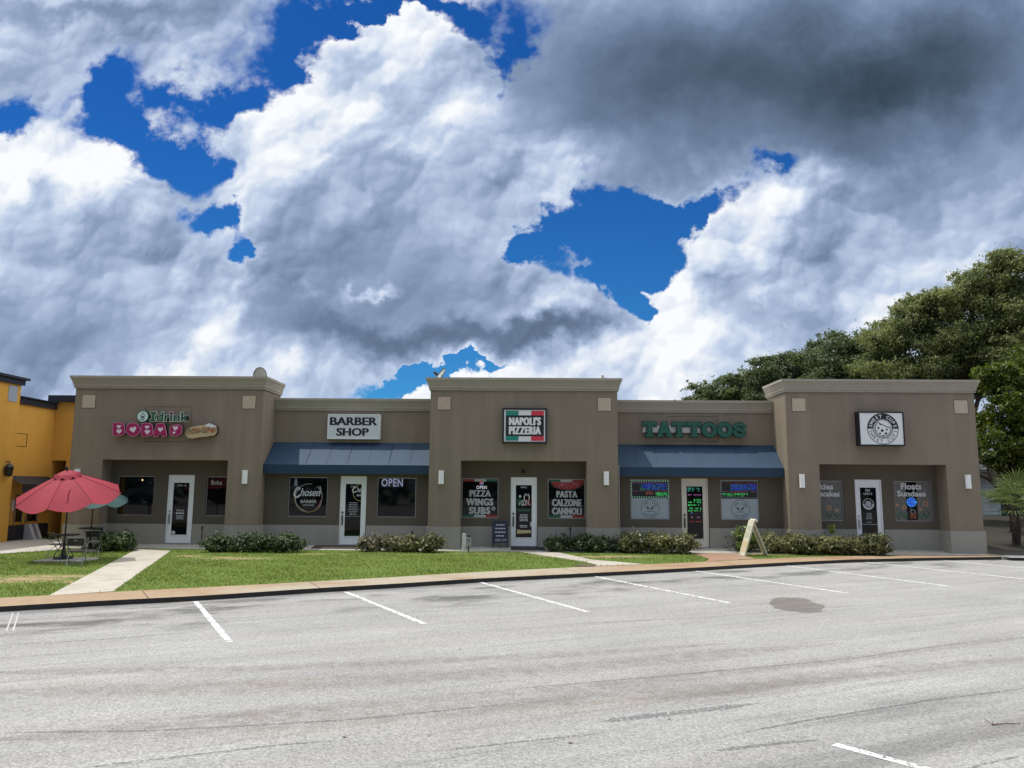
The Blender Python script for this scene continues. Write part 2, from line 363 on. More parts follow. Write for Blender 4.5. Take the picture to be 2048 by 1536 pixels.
def leaf_mat(name, c1, c2, trans=0.35, rough=0.45, nsc=1.1):
    m = bpy.data.materials.new(name); m.use_nodes = True; nt = m.node_tree; nt.nodes.clear(); N = nt.nodes.new; L = nt.links.new
    tc = N('ShaderNodeTexCoord'); n = N('ShaderNodeTexNoise'); n.inputs['Scale'].default_value = nsc; n.inputs['Detail'].default_value = 4; L(tc.outputs['Object'], n.inputs['Vector'])
    g = N('ShaderNodeNewGeometry'); r = N('ShaderNodeMath'); r.operation = 'MULTIPLY_ADD'; L(g.outputs['Random Per Island'], r.inputs[0]); r.inputs[1].default_value = 0.45
    L(n.outputs[0], r.inputs[2]); q = N('ShaderNodeMapRange'); q.inputs[1].default_value = 0.40; q.inputs[2].default_value = 1.0; L(r.outputs[0], q.inputs[0])
    mx = N('ShaderNodeMix'); mx.data_type = 'RGBA'; mx.inputs[6].default_value = (*c1, 1); mx.inputs[7].default_value = (*c2, 1); L(q.outputs[0], mx.inputs[0])
    d = N('ShaderNodeBsdfPrincipled'); L(mx.outputs[2], d.inputs['Base Color']); d.inputs['Roughness'].default_value = rough; d.inputs['Specular IOR Level'].default_value = 0.4
    t = N('ShaderNodeBsdfTranslucent'); hs = N('ShaderNodeHueSaturation'); hs.inputs['Value'].default_value = 1.5; hs.inputs['Saturation'].default_value = 1.1; L(mx.outputs[2], hs.inputs['Color']); L(hs.outputs[0], t.inputs[0])
    ms = N('ShaderNodeMixShader'); ms.inputs[0].default_value = trans; L(d.outputs[0], ms.inputs[1]); L(t.outputs[0], ms.inputs[2])
    o = N('ShaderNodeOutputMaterial'); L(ms.outputs[0], o.inputs[0]); MT[name] = m; return m

def stucco(name, col, streak=0.12):
    """painted stucco: fine grain, broad patches, pale runs down the wall"""
    m = mat(name, col, 0.9, 0.25, var=0.06, scale=1.7, bump=0.35, bscale=45)
    nt = m.node_tree; bs = nt.nodes['Principled BSDF']; src = bs.inputs['Base Color'].links[0].from_socket
    tc = nt.nodes.new('ShaderNodeTexCoord'); mp = nt.nodes.new('ShaderNodeMapping'); mp.inputs['Scale'].default_value = (2.6, 2.6, 0.16); nt.links.new(tc.outputs['Object'], mp.inputs[0])
    n = nt.nodes.new('ShaderNodeTexNoise'); n.inputs['Scale'].default_value = 1; n.inputs['Detail'].default_value = 5; nt.links.new(mp.outputs[0], n.inputs['Vector'])
    r = nt.nodes.new('ShaderNodeMapRange'); r.inputs[1].default_value = 0.48; r.inputs[2].default_value = 0.75; r.inputs[3].default_value = 0; r.inputs[4].default_value = streak*4; nt.links.new(n.outputs[0], r.inputs[0])
    mm = nt.nodes.new('ShaderNodeMix'); mm.data_type = 'RGBA'; nt.links.new(r.outputs[0], mm.inputs[0]); nt.links.new(src, mm.inputs[6]); mm.inputs[7].default_value = (*[min(1, c*1.35+0.02) for c in col], 1)
    nt.links.new(mm.outputs[2], bs.inputs['Base Color']); return m
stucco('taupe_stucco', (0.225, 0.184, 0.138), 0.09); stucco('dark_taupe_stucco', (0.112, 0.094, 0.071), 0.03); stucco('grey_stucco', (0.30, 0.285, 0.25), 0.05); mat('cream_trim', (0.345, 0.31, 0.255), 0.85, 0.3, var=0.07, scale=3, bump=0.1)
stucco('ochre_stucco', (0.66, 0.35, 0.065), 0.03); mat('navy_trim', (0.012, 0.016, 0.028), 0.6, var=0.2, scale=3)
mat('tile_stone', (0.46, 0.39, 0.29), 0.85, var=0.12, scale=12, bump=0.2); mat('pink_stone', (0.46, 0.35, 0.28), 0.85, var=0.12, scale=12, bump=0.2)
mat('white_paint', (0.80, 0.81, 0.81), 0.45, var=0.05, scale=5); mat('cream_door', (0.62, 0.58, 0.49), 0.5, var=0.05, scale=5)
mat('glass', (0.004, 0.005, 0.007), 0.03, 0.26); mat('frame_metal', (0.30, 0.30, 0.30), 0.4, metal=0.6); mat('white_vinyl', (0.62, 0.63, 0.64), 0.5); mat('pale_vinyl', (0.46, 0.47, 0.49), 0.5)
mat('sconce_white', (0.80, 0.80, 0.78), 0.4); mat('black', (0.008, 0.008, 0.010), 0.5); mat('black_plastic', (0.018, 0.019, 0.022), 0.45, var=0.2, scale=4)
mat('awning_blue', (0.004, 0.032, 0.072), 0.74, 0.62, var=0.10, scale=1.2, stretch=(2, 1, 1)); mat('seam', (0.008, 0.02, 0.045), 0.6)
mat('chair_steel', (0.20, 0.205, 0.21), 0.45, metal=0.7); mat('steel', (0.42, 0.43, 0.44), 0.35, metal=0.85); mat('dish_grey', (0.36, 0.37, 0.33), 0.55); mat('dark_metal', (0.03, 0.03, 0.032), 0.5, metal=0.3)
mat('red_fabric', (0.27, 0.027, 0.043), 0.75, 0.3, var=0.05, scale=6); mat('teal_fabric', (0.032, 0.075, 0.072), 0.8, var=0.05)
mat('sign_white', (0.60, 0.63, 0.63), 0.35); mat('sign_pale', (0.72, 0.73, 0.72), 0.35); mat('ink', (0.006, 0.006, 0.012), 0.5)
mat('flag_green', (0.012, 0.23, 0.17), 0.4); mat('flag_red', (0.60, 0.03, 0.06), 0.4); mat('vinyl_green', (0.010, 0.10, 0.045), 0.5); mat('vinyl_red', (0.30, 0.018, 0.02), 0.5)
mat('magenta', (0.32, 0.004, 0.09), 0.4); mat('pink_edge', (0.58, 0.26, 0.37), 0.45); mat('heart_white', (0.68, 0.62, 0.66), 0.45)
mat('drink_green', (0.008, 0.075, 0.035), 0.45); mat('pale_mint', (0.50, 0.68, 0.64), 0.45); mat('letter_edge', (0.55, 0.62, 0.56), 0.45)
mat('tattoo_green', (0.006, 0.085, 0.055), 0.45); mat('bulb', (0.10, 0.28, 0.19), 0.4); mat('dark_green', (0.003, 0.03, 0.022), 0.5)
mat('bread', (0.48, 0.36, 0.21), 0.7, var=0.2, scale=30); mat('tomato', (0.45, 0.04, 0.025), 0.5, var=0.3, scale=40); mat('lettuce', (0.06, 0.17, 0.05), 0.6, var=0.3, scale=40); mat('wrapper', (0.66, 0.66, 0.70), 0.6); mat('filling', (0.30, 0.20, 0.10), 0.6, var=0.4, scale=40)
mat('frosted', (0.33, 0.38, 0.42), 0.5, var=0.04); mat('logo_ink', (0.05, 0.065, 0.085), 0.5)
mat('gold_vinyl', (0.48, 0.36, 0.14), 0.5); mat('red_line', (0.22, 0.03, 0.03), 0.5); mat('curtain', (0.155, 0.15, 0.14), 0.85, var=0.35, scale=14, stretch=(1, 1, 0.6))
mat('flower_tan', (0.42, 0.24, 0.14), 0.6); mat('stem_green', (0.015, 0.11, 0.04), 0.6); mat('brown', (0.05, 0.025, 0.012), 0.7)
mat('chalkboard', (0.010, 0.014, 0.030), 0.5); mat('chalk', (0.40, 0.43, 0.50), 0.8); mat('concrete_pad', (0.42, 0.40, 0.36), 0.9, var=0.12, scale=5)
mat('sandwich_cream', (0.58, 0.54, 0.43), 0.6, var=0.1, scale=6); mat('sandwich_green', (0.42, 0.47, 0.34), 0.6); mat('sandwich_yellow', (0.56, 0.46, 0.24), 0.6)
mat('bark', (0.055, 0.042, 0.032), 0.95, var=0.3, scale=6, bump=0.6, bscale=14); mat('twig', (0.10, 0.075, 0.055), 0.9)
mat('mat_rubber', (0.012, 0.013, 0.016), 0.9, var=0.3, scale=20); mat('doormat_brown', (0.05, 0.035, 0.025), 0.95, var=0.3, scale=20)
mat('block_white', (0.60, 0.66, 0.70), 0.8, var=0.05, scale=4); mat('block_joint', (0.30, 0.35, 0.38), 0.9); mat('roof_grey', (0.16, 0.16, 0.16), 0.8); mat('sign_orange', (0.52, 0.12, 0.04), 0.6); mat('teal_wall', (0.03, 0.07, 0.07), 0.7)
mat('roof_gravel', (0.25, 0.24, 0.22), 0.95, var=0.2, scale=20); mat('rust_white', (0.62, 0.60, 0.56), 0.6, var=0.12, scale=9, dark=(0.30, 0.14, 0.05)); mat('meter_grey', (0.33, 0.34, 0.34), 0.6, var=0.1)
mat('litter_green', (0.03, 0.28, 0.17), 0.4); mat('stick', (0.10, 0.055, 0.035), 0.8); mat('cover_iron', (0.10, 0.065, 0.045), 0.8, var=0.25, scale=14)
MT['awning_blue'].node_tree.nodes['Principled BSDF'].inputs['Sheen Weight'].default_value = 0.0; MT['awning_blue'].node_tree.nodes['Principled BSDF'].inputs['Sheen Roughness'].default_value = 0.4; MT['awning_blue'].node_tree.nodes['Principled BSDF'].inputs['Sheen Tint'].default_value = (.6, .8, 1, 1)
def glow(name, c, e=1.0): return mat(name, (0.01, 0.01, 0.01), 0.5, emit=c, estr=e)
glow('led_white', (0.55, 0.62, 0.95), 0.34); glow('led_green', (0.05, 0.75, 0.16), 0.55); glow('led_mint', (0.35, 0.9, 0.55), 0.8); glow('led_blue', (0.02, 0.06, 0.75), 0.55); glow('led_cyan', (0.05, 0.38, 0.75), 0.5); glow('led_red', (0.75, 0.06, 0.05), 0.4); glow('led_pink', (0.65, 0.18, 0.55), 0.5); glow('led_teal', (0.03, 0.35, 0.25), 0.5); glow('led_orange', (0.9, 0.22, 0.03), 0.5)
glow('led_sky', (0.03, 0.30, 0.90), 0.9); glow('ceiling_lamp', (1.0, 0.75, 0.4), 1.2); glow('led_open', (0.9, 0.92, 0.95), 0.7)
# ------------------------------------------------------------------ the ground
ZL, ZP = -0.11, -0.205            # lawn and walks; car park
def sheet(name, pts, z, m, tri=True):
    me = bpy.data.meshes.new(name); bm = bmesh.new()
    f = bm.faces.new([bm.verts.new((p[0], p[1], z)) for p in pts])
    if f.calc_area() and f.normal.z < 0: f.normal_flip()
    f.normal_update()
    if f.normal.z < 0: f.normal_flip()
    if tri: bmesh.ops.triangulate(bm, faces=bm.faces[:])
    bm.to_mesh(me); bm.free(); me.materials.append(m)
    return tag(link(name, me), kind='structure')
def g2(lst, z): return [tuple(G(x, y, z)[:2]) for x, y in lst]

def asphalt():
    m = bpy.data.materials.new('asphalt'); m.use_nodes = True; nt = m.node_tree; N = nt.nodes.new; L = nt.links.new; bs = nt.nodes['Principled BSDF']
    bs.inputs['Roughness'].default_value = 0.9; bs.inputs['Specular IOR Level'].default_value = 0.25
    tc = N('ShaderNodeTexCoord')
    def mp(rot, s, loc=(0, 0, 0)):
        a = N('ShaderNodeMapping'); a.vector_type = 'TEXTURE'; a.inputs['Rotation'].default_value = (0, 0, rot); a.inputs['Scale'].default_value = s; a.inputs['Location'].default_value = loc; L(tc.outputs['Object'], a.inputs[0]); return a.outputs[0]
    def noise(v, sc_, det=5, ro=0.6):
        n = N('ShaderNodeTexNoise'); n.inputs['Scale'].default_value = sc_; n.inputs['Detail'].default_value = det; n.inputs['Roughness'].default_value = ro; L(v, n.inputs['Vector']); return n.outputs[0]
    def rng_(x, a, b, c, d, smooth=False):
        n = N('ShaderNodeMapRange'); n.interpolation_type = 'SMOOTHSTEP' if smooth else 'LINEAR'; L(x, n.inputs[0]); n.inputs[1].default_value, n.inputs[2].default_value, n.inputs[3].default_value, n.inputs[4].default_value = a, b, c, d; return n.outputs[0]
    def mul(a, b):
        n = N('ShaderNodeMath'); n.operation = 'MULTIPLY'
        for i, q in enumerate((a, b)):
            if hasattr(q, 'is_output'): L(q, n.inputs[i])
            else: n.inputs[i].default_value = q
        return n.outputs[0]
    o = tc.outputs['Object']
    stone = noise(o, 42, 3, 0.75); stone2 = noise(o, 110, 2, 0.6); patch = noise(o, 0.33, 5, 0.55)
    run = noise(mp(R(27), (5.5, 0.45, 1)), 1.0, 6, 0.6)           # wear along the driving lane
    run2 = noise(mp(R(27), (7.0, 0.16, 1), (3, 1, 0)), 1.0, 5, 0.65)
    val = mul(rng_(stone, 0.30, 0.70, 0.50, 1.46), rng_(stone2, 0.3, 0.7, 0.80, 1.18))
    val = mul(val, rng_(patch, 0.3, 0.7, 0.90, 1.08)); val = mul(val, rng_(run, 0.35, 0.7, 1.05, 0.86)); val = mul(val, rng_(run2, 0.56, 0.72, 1.0, 0.80))
    # oil and tyre grime at the head of each bay
    sepx = N('ShaderNodeSeparateXYZ'); kx, ky = math.cos(R(31)), math.sin(R(31))
    ln = N('ShaderNodeVectorMath'); ln.operation = 'DOT_PRODUCT'; L(o, ln.inputs[0]); ln.inputs[1].default_value = (-ky, kx, 0)     # distance across the bays
    c0 = G(500, 1192, ZP); base = -ky*c0.x+kx*c0.y
    band = N('ShaderNodeMath'); band.operation = 'SUBTRACT'; band.inputs[1].default_value = base-1.6; L(ln.outputs['Value'], band.inputs[0])
    ab = N('ShaderNodeMath'); ab.operation = 'ABSOLUTE'; L(band.outputs[0], ab.inputs[0])
    bandm = rng_(ab.outputs[0], 0.4, 2.6, 1.0, 0.0, True)
    grime = rng_(noise(mp(R(27), (1.9, 0.8, 1), (1, 7, 0)), 1.0, 6, 0.62), 0.46, 0.66, 0.0, 1.0, True)
    gm = mul(mul(grime, bandm), 0.60)
    nearkerb = mul(rng_(band.outputs[0], 0.75, 1.55, 0.0, 0.62, True), rng_(noise(o, 1.6, 5, 0.6), 0.3, 0.62, 0.45, 1.0))
    mx = N('ShaderNodeMath'); mx.operation = 'MAXIMUM'; L(gm, mx.inputs[0]); L(nearkerb, mx.inputs[1])
    inv = N('ShaderNodeMath'); inv.operation = 'SUBTRACT'; inv.inputs[0].default_value = 1; L(mx.outputs[0], inv.inputs[1])
    val = mul(val, inv.outputs[0])
    # dark worn streak at the near right, and tyre lines
    far = noise(mp(R(24), (6.0, 0.7, 1), (8, 2, 0)), 1.0, 6, 0.62)
    cN = G(1750, 1480, ZP); dist = N('ShaderNodeVectorMath'); dist.operation = 'DISTANCE'; L(o, dist.inputs[0]); dist.inputs[1].default_value = (cN.x, cN.y, 0)
    near = mul(rng_(dist.outputs['Value'], 1.0, 4.5, 1.0, 0.0, True), rng_(far, 0.38, 0.62, 0.0, 0.38, True))
    inv2 = N('ShaderNodeMath'); inv2.operation = 'SUBTRACT'; inv2.inputs[0].default_value = 1; L(near, inv2.inputs[1]); val = mul(val, inv2.outputs[0])
    col = N('ShaderNodeVectorMath'); col.operation = 'SCALE'; col.inputs[0].default_value = (0.282, 0.276, 0.264); L(val, col.inputs['Scale'])
    # rusty tint in the lane
    tint = N('ShaderNodeMix'); tint.data_type = 'RGBA'; L(rng_(noise(mp(R(24), (6.0, 0.55, 1), (2, 9, 0)), 1.0, 4, 0.5), 0.50, 0.72, 0.0, 0.50, True), tint.inputs[0])
    t2 = N('ShaderNodeVectorMath'); t2.operation = 'MULTIPLY'; L(col.outputs[0], t2.inputs[0]); t2.inputs[1].default_value = (1.0, 0.90, 0.82)
    L(col.outputs[0], tint.inputs[6]); L(t2.outputs[0], tint.inputs[7])
    # the brownish spill in the middle of a bay
    sp = G(1590, 1209, ZP); q = N('ShaderNodeMapping'); q.vector_type = 'TEXTURE'; q.inputs['Location'].default_value = (sp.x, sp.y, ZP); q.inputs['Scale'].default_value = (0.52, 1.05, 1); q.inputs['Rotation'].default_value = (0, 0, R(-12)); L(o, q.inputs[0])
    wob = N('ShaderNodeTexNoise'); wob.inputs['Scale'].default_value = 1.9; wob.inputs['Detail'].default_value = 4; L(o, wob.inputs['Vector'])
    wv = N('ShaderNodeVectorMath'); wv.operation = 'MULTIPLY_ADD'; L(wob.outputs['Color'], wv.inputs[0]); wv.inputs[1].default_value = (0.9, 0.9, 0); wv.inputs[2].default_value = (-0.45, -0.45, 0)
    av = N('ShaderNodeVectorMath'); av.operation = 'ADD'; L(q.outputs[0], av.inputs[0]); L(wv.outputs[0], av.inputs[1])
    le = N('ShaderNodeVectorMath'); le.operation = 'LENGTH'; L(av.outputs[0], le.inputs[0])
    spill = N('ShaderNodeMix'); spill.data_type = 'RGBA'; L(rng_(le.outputs['Value'], 0.95, 1.03, 0.9, 0.0, True), spill.inputs[0])
    t3 = N('ShaderNodeVectorMath'); t3.operation = 'MULTIPLY'; L(tint.outputs[2], t3.inputs[0]); t3.inputs[1].default_value = (0.50, 0.465, 0.43)
    L(tint.outputs[2], spill.inputs[6]); L(t3.outputs[0], spill.inputs[7]); L(spill.outputs[2], bs.inputs['Base Color'])
    bu = N('ShaderNodeBump'); bu.inputs['Strength'].default_value = 0.5; bu.inputs['Distance'].default_value = 0.008; L(stone, bu.inputs['Height']); L(bu.outputs[0], bs.inputs['Normal'])
    return m
def walk_mat(name, c1, c2, lo, hi, sc_=0.5):
    m = mat(name, c1, 0.92, 0.3, var=0.10, scale=6, bump=0.25, bscale=40); nt = m.node_tree; bs = nt.nodes['Principled BSDF']; src = bs.inputs['Base Color'].links[0].from_socket
    tc = nt.nodes.new('ShaderNodeTexCoord'); n = nt.nodes.new('ShaderNodeTexNoise'); n.inputs['Scale'].default_value = sc_; n.inputs['Detail'].default_value = 6; n.inputs['Roughness'].default_value = 0.65; nt.links.new(tc.outputs['Object'], n.inputs['Vector'])
    r = nt.nodes.new('ShaderNodeMapRange'); nt.links.new(n.outputs[0], r.inputs[0]); r.inputs[1].default_value = lo; r.inputs[2].default_value = hi
    mm = nt.nodes.new('ShaderNodeMix'); mm.data_type = 'RGBA'; nt.links.new(r.outputs[0], mm.inputs[0]); nt.links.new(src, mm.inputs[6]); mm.inputs[7].default_value = (*c2, 1)
    nt.links.new(mm.outputs[2], bs.inputs['Base Color']); return m
def lawn_mat():
    m = bpy.data.materials.new('lawn_turf'); m.use_nodes = True; nt = m.node_tree; N = nt.nodes.new; L = nt.links.new; bs = nt.nodes['Principled BSDF']; bs.inputs['Roughness'].default_value = 1; bs.inputs['Specular IOR Level'].default_value = 0.1
    tc = N('ShaderNodeTexCoord'); o = tc.outputs['Object']
    def noise(s, d=5):
        n = N('ShaderNodeTexNoise'); n.inputs['Scale'].default_value = s; n.inputs['Detail'].default_value = d; n.inputs['Roughness'].default_value = 0.65; L(o, n.inputs['Vector']); return n.outputs[0]
    a = N('ShaderNodeMix'); a.data_type = 'RGBA'; L(noise(9, 6), a.inputs[0]); a.inputs[6].default_value = (0.05, 0.085, 0.014, 1); a.inputs[7].default_value = (0.15, 0.20, 0.05, 1)
    acc = None
    for (px, py, rx, ry) in DRY:
        c = G(px, py); q = N('ShaderNodeMapping'); q.vector_type = 'TEXTURE'; q.inputs['Location'].default_value = (c.x, c.y, ZL); q.inputs['Scale'].default_value = (rx, ry, 1); L(o, q.inputs[0])
        le = N('ShaderNodeVectorMath'); le.operation = 'LENGTH'; L(q.outputs[0], le.inputs[0])
        s = N('ShaderNodeMath'); s.operation = 'SUBTRACT'; s.inputs[0].default_value = 1.0; L(le.outputs['Value'], s.inputs[1])
        if acc is None: acc = s.outputs[0]
        else:
            mx = N('ShaderNodeMath'); mx.operation = 'MAXIMUM'; L(acc, mx.inputs[0]); L(s.outputs[0], mx.inputs[1]); acc = mx.outputs[0]
    ad = N('ShaderNodeMath'); ad.operation = 'MULTIPLY_ADD'; L(noise(4.2, 7), ad.inputs[0]); ad.inputs[1].default_value = 3.6; L(acc, ad.inputs[2])
    r = N('ShaderNodeMapRange'); L(ad.outputs[0], r.inputs[0]); r.inputs[1].default_value = 1.95; r.inputs[2].default_value = 2.65; r.interpolation_type = 'SMOOTHSTEP'
    b = N('ShaderNodeMix'); b.data_type = 'RGBA'; L(r.outputs[0], b.inputs[0]); L(a.outputs[2], b.inputs[6]); b.inputs[7].default_value = (0.27, 0.20, 0.115, 1); L(b.outputs[2], bs.inputs['Base Color'])
    return m
DRY = [(640, 1108, 1.2, .25), (960, 1108, 1.5, .22), (1100, 1112, .8, .3), (160, 1165, .8, .4), (50, 1158, 1.6, 0.9), (110, 1152, 1.3, 0.5), (460, 1116, 1.5, 0.7), (380, 1112, 0.7, 0.4), (1200, 1114, 1.8, 0.45), (1240, 1112, 1.5, 0.35), (1540, 1108, 3.0, 0.35), (1700, 1107, 2.0, 0.3)]
KERB_OUT = [(0, 1213), (127, 1205.4), (254, 1198.3), (343, 1195.2), (520, 1183.8), (640, 1175.7), (816, 1166), (933, 1158), (1150, 1147.6), (1240, 1142.9), (1304, 1140), (1458, 1131.3), (1554, 1125.6), (1600, 1123.5), (1691, 1119.2), (1861, 1115.3), (2003, 1113.6)]
KERB_IN = [(0, 1195.4), (98, 1191.5), (226, 1183), (343, 1178), (478, 1171), (640, 1162.5), (800, 1153.5), (933, 1145), (1060, 1139), (1167, 1133.5), (1273, 1129.5), (1422, 1123), (1502, 1118.6), (1600, 1114.6), (1776, 1110.5), (1900, 1110.2), (2003, 1111.2)]
def resample(pts, n):
    pts = [Vector(p) for p in pts]; d = [0]
    for i in range(1, len(pts)): d.append(d[-1]+(pts[i]-pts[i-1]).length)
    out = []
    for k in range(n):
        t = d[-1]*k/(n-1); i = max(j for j in range(len(d)) if d[j] <= t+1e-9); i = min(i, len(pts)-2)
        out.append(pts[i].lerp(pts[i+1], (t-d[i])/(d[i+1]-d[i])))
    return out
def smooth(pts, it=2):
    for _ in range(it): pts = [pts[0]]+[(pts[i-1]+pts[i]*2+pts[i+1])/4 for i in range(1, len(pts)-1)]+[pts[-1]]
    return pts
ko = smooth(resample(g2(KERB_OUT, ZL), 60), 3); ki = smooth(resample(g2(KERB_IN, ZL), 60), 3)
ext = lambda a, b, L_: a+(a-b).normalized()*L_
KO = [ext(ko[0], ko[3], 30)]+ko+[ko[-1]+Vector((2.0, -0.05)), ko[-1]+Vector((30, -0.4))]
KI = [ext(ki[0], ki[3], 30)]+ki+[ki[-1]+Vector((2.0, 0.1)), ki[-1]+Vector((30, -0.1))]
AS = asphalt()
walk_mat('walk_concrete', (0.38, 0.35, 0.295), (0.25, 0.225, 0.18), 0.48, 0.75, 1.3)
walk_mat('kerb_walk', (0.31, 0.265, 0.20), (0.26, 0.175, 0.115), 0.48, 0.68, 0.5)
def rusty(m):      # iron stain at the two ends of the walk
    nt = m.node_tree; bs = nt.nodes['Principled BSDF']; src = bs.inputs['Base Color'].links[0].from_socket; tc = nt.nodes.new('ShaderNodeTexCoord'); sp = nt.nodes.new('ShaderNodeSeparateXYZ'); nt.links.new(tc.outputs['Object'], sp.inputs[0])
    n = nt.nodes.new('ShaderNodeTexNoise'); n.inputs['Scale'].default_value = 1.2; n.inputs['Detail'].default_value = 5; nt.links.new(tc.outputs['Object'], n.inputs['Vector'])
    ad = nt.nodes.new('ShaderNodeMath'); ad.operation = 'MULTIPLY_ADD'; nt.links.new(n.outputs[0], ad.inputs[0]); ad.inputs[1].default_value = 3.5; nt.links.new(sp.outputs[0], ad.inputs[2])
    out = []
    for lo, hi in ((-3.0, -5.2), (2.0, 5.5)):
        r = nt.nodes.new('ShaderNodeMapRange'); r.interpolation_type = 'SMOOTHSTEP'; nt.links.new(ad.outputs[0], r.inputs[0]); r.inputs[1].default_value = min(lo, hi); r.inputs[2].default_value = max(lo, hi)
        r.inputs[3].default_value, r.inputs[4].default_value = (0.75, 0) if lo > hi else (0, 0.8); out.append(r.outputs[0])
    mxx = nt.nodes.new('ShaderNodeMath'); mxx.operation = 'MAXIMUM'; nt.links.new(out[0], mxx.inputs[0]); nt.links.new(out[1], mxx.inputs[1])
    mm = nt.nodes.new('ShaderNodeMix'); mm.data_type = 'RGBA'; nt.links.new(mxx.outputs[0], mm.inputs[0]); nt.links.new(src, mm.inputs[6])
    mu = nt.nodes.new('ShaderNodeVectorMath'); mu.operation = 'MULTIPLY'; nt.links.new(src, mu.inputs[0]); mu.inputs[1].default_value = (0.90, 0.70, 0.54); nt.links.new(mu.outputs[0], mm.inputs[7]); nt.links.new(mm.outputs[2], bs.inputs['Base Color'])
rusty(MT['kerb_walk'])
walk_mat('red_walk', (0.26, 0.16, 0.105), (0.29, 0.225, 0.165), 0.5, 0.7, 0.6)
walk_mat('apron_concrete', (0.34, 0.32, 0.28), (0.20, 0.18, 0.155), 0.5, 0.75, 0.8)
walk_mat('drive_concrete', (0.42, 0.40, 0.36), (0.32, 0.30, 0.27), 0.5, 0.8, 0.6)
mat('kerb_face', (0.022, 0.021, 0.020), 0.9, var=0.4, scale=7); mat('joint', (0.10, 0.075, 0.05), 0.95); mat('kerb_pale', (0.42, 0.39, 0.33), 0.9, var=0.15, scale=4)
mat('bay_paint', (0.66, 0.66, 0.64), 0.7, var=0.08, scale=18, dark=(0.62, 0.61, 0.58)); mat('bay_ghost', (0.38, 0.37, 0.36), 0.85, var=0.2, scale=12)
mat('tyre_mark', (0.15, 0.147, 0.145), 0.9, var=0.5, scale=38)
mat('tyre_band', (0.21, 0.155, 0.12), 0.95, var=0.3, scale=30)
def broken(m, top, lo, hi, sc_, across=True):     # left only on the high stones and fading out sideways
    nt = m.node_tree; bs = nt.nodes['Principled BSDF']; tc = nt.nodes.new('ShaderNodeTexCoord'); n = nt.nodes.new('ShaderNodeTexNoise'); n.inputs['Scale'].default_value = sc_; n.inputs['Detail'].default_value = 5; nt.links.new(tc.outputs['Object'], n.inputs['Vector'])
    r = nt.nodes.new('ShaderNodeMapRange'); r.inputs[1].default_value = lo; r.inputs[2].default_value = hi; nt.links.new(n.outputs[0], r.inputs[0]); r.inputs[4].default_value = top
    if not across: nt.links.new(r.outputs[0], bs.inputs['Alpha']); return
    sp = nt.nodes.new('ShaderNodeSeparateXYZ'); nt.links.new(tc.outputs['UV'], sp.inputs[0])
    p = nt.nodes.new('ShaderNodeMath'); p.operation = 'PINGPONG'; p.inputs[1].default_value = .5; nt.links.new(sp.outputs[1], p.inputs[0])
    e = nt.nodes.new('ShaderNodeMapRange'); e.interpolation_type = 'SMOOTHSTEP'; e.inputs[1].default_value = 0; e.inputs[2].default_value = .36; nt.links.new(p.outputs[0], e.inputs[0])
    x = nt.nodes.new('ShaderNodeMath'); x.operation = 'MULTIPLY'; nt.links.new(r.outputs[0], x.inputs[0]); nt.links.new(e.outputs[0], x.inputs[1]); nt.links.new(x.outputs[0], bs.inputs['Alpha'])
broken(MT['tyre_mark'], .85, .40, .60, 30); broken(MT['tyre_band'], .27, .28, .72, 5); broken(MT['bay_paint'], 1.0, .36, .52, 22, False)
mat('mulch', (0.13, 0.075, 0.04), 1, var=0.5, scale=14, bump=0.8, bscale=25); mat('shaded_litter', (0.026, 0.020, 0.013), 1, var=0.5, scale=9, bump=0.8, bscale=20); mat('far_ground', (0.12, 0.13, 0.06), 1, var=0.3, scale=0.4)  # the leaf litter colour is lowered to stand in for tree shade
LW = lawn_mat()
def strip(pts, wd, m_, z, seed):
    c = smooth(resample([G(*p, ZP).xy for p in pts], 60), 5); rd = random.Random(seed); me = bpy.data.meshes.new('road_marking'); V = []; n = 60
    for i, p in enumerate(c):
        t = (c[min(i+1, n-1)]-c[max(i-1, 0)]).normalized(); q = Vector((-t.y, t.x))*wd*min(1, (i+.3)/6, (n-.7-i)/12)*rd.uniform(.75, 1.15); V += [(*(p+q), z), (*(p-q), z)]
    me.from_pydata(V, [], [(2*i, 2*i+1, 2*i+3, 2*i+2) for i in range(n-1)]); uv = me.uv_layers.new(name='across')
    for i in range(n-1):
        for j, k in enumerate((2*i, 2*i+1, 2*i+3, 2*i+2)): uv.data[4*i+j].uv = (k//2/n, k % 2)
    me.materials.append(MT[m_]); tag(link('road_marking', me), kind='structure')
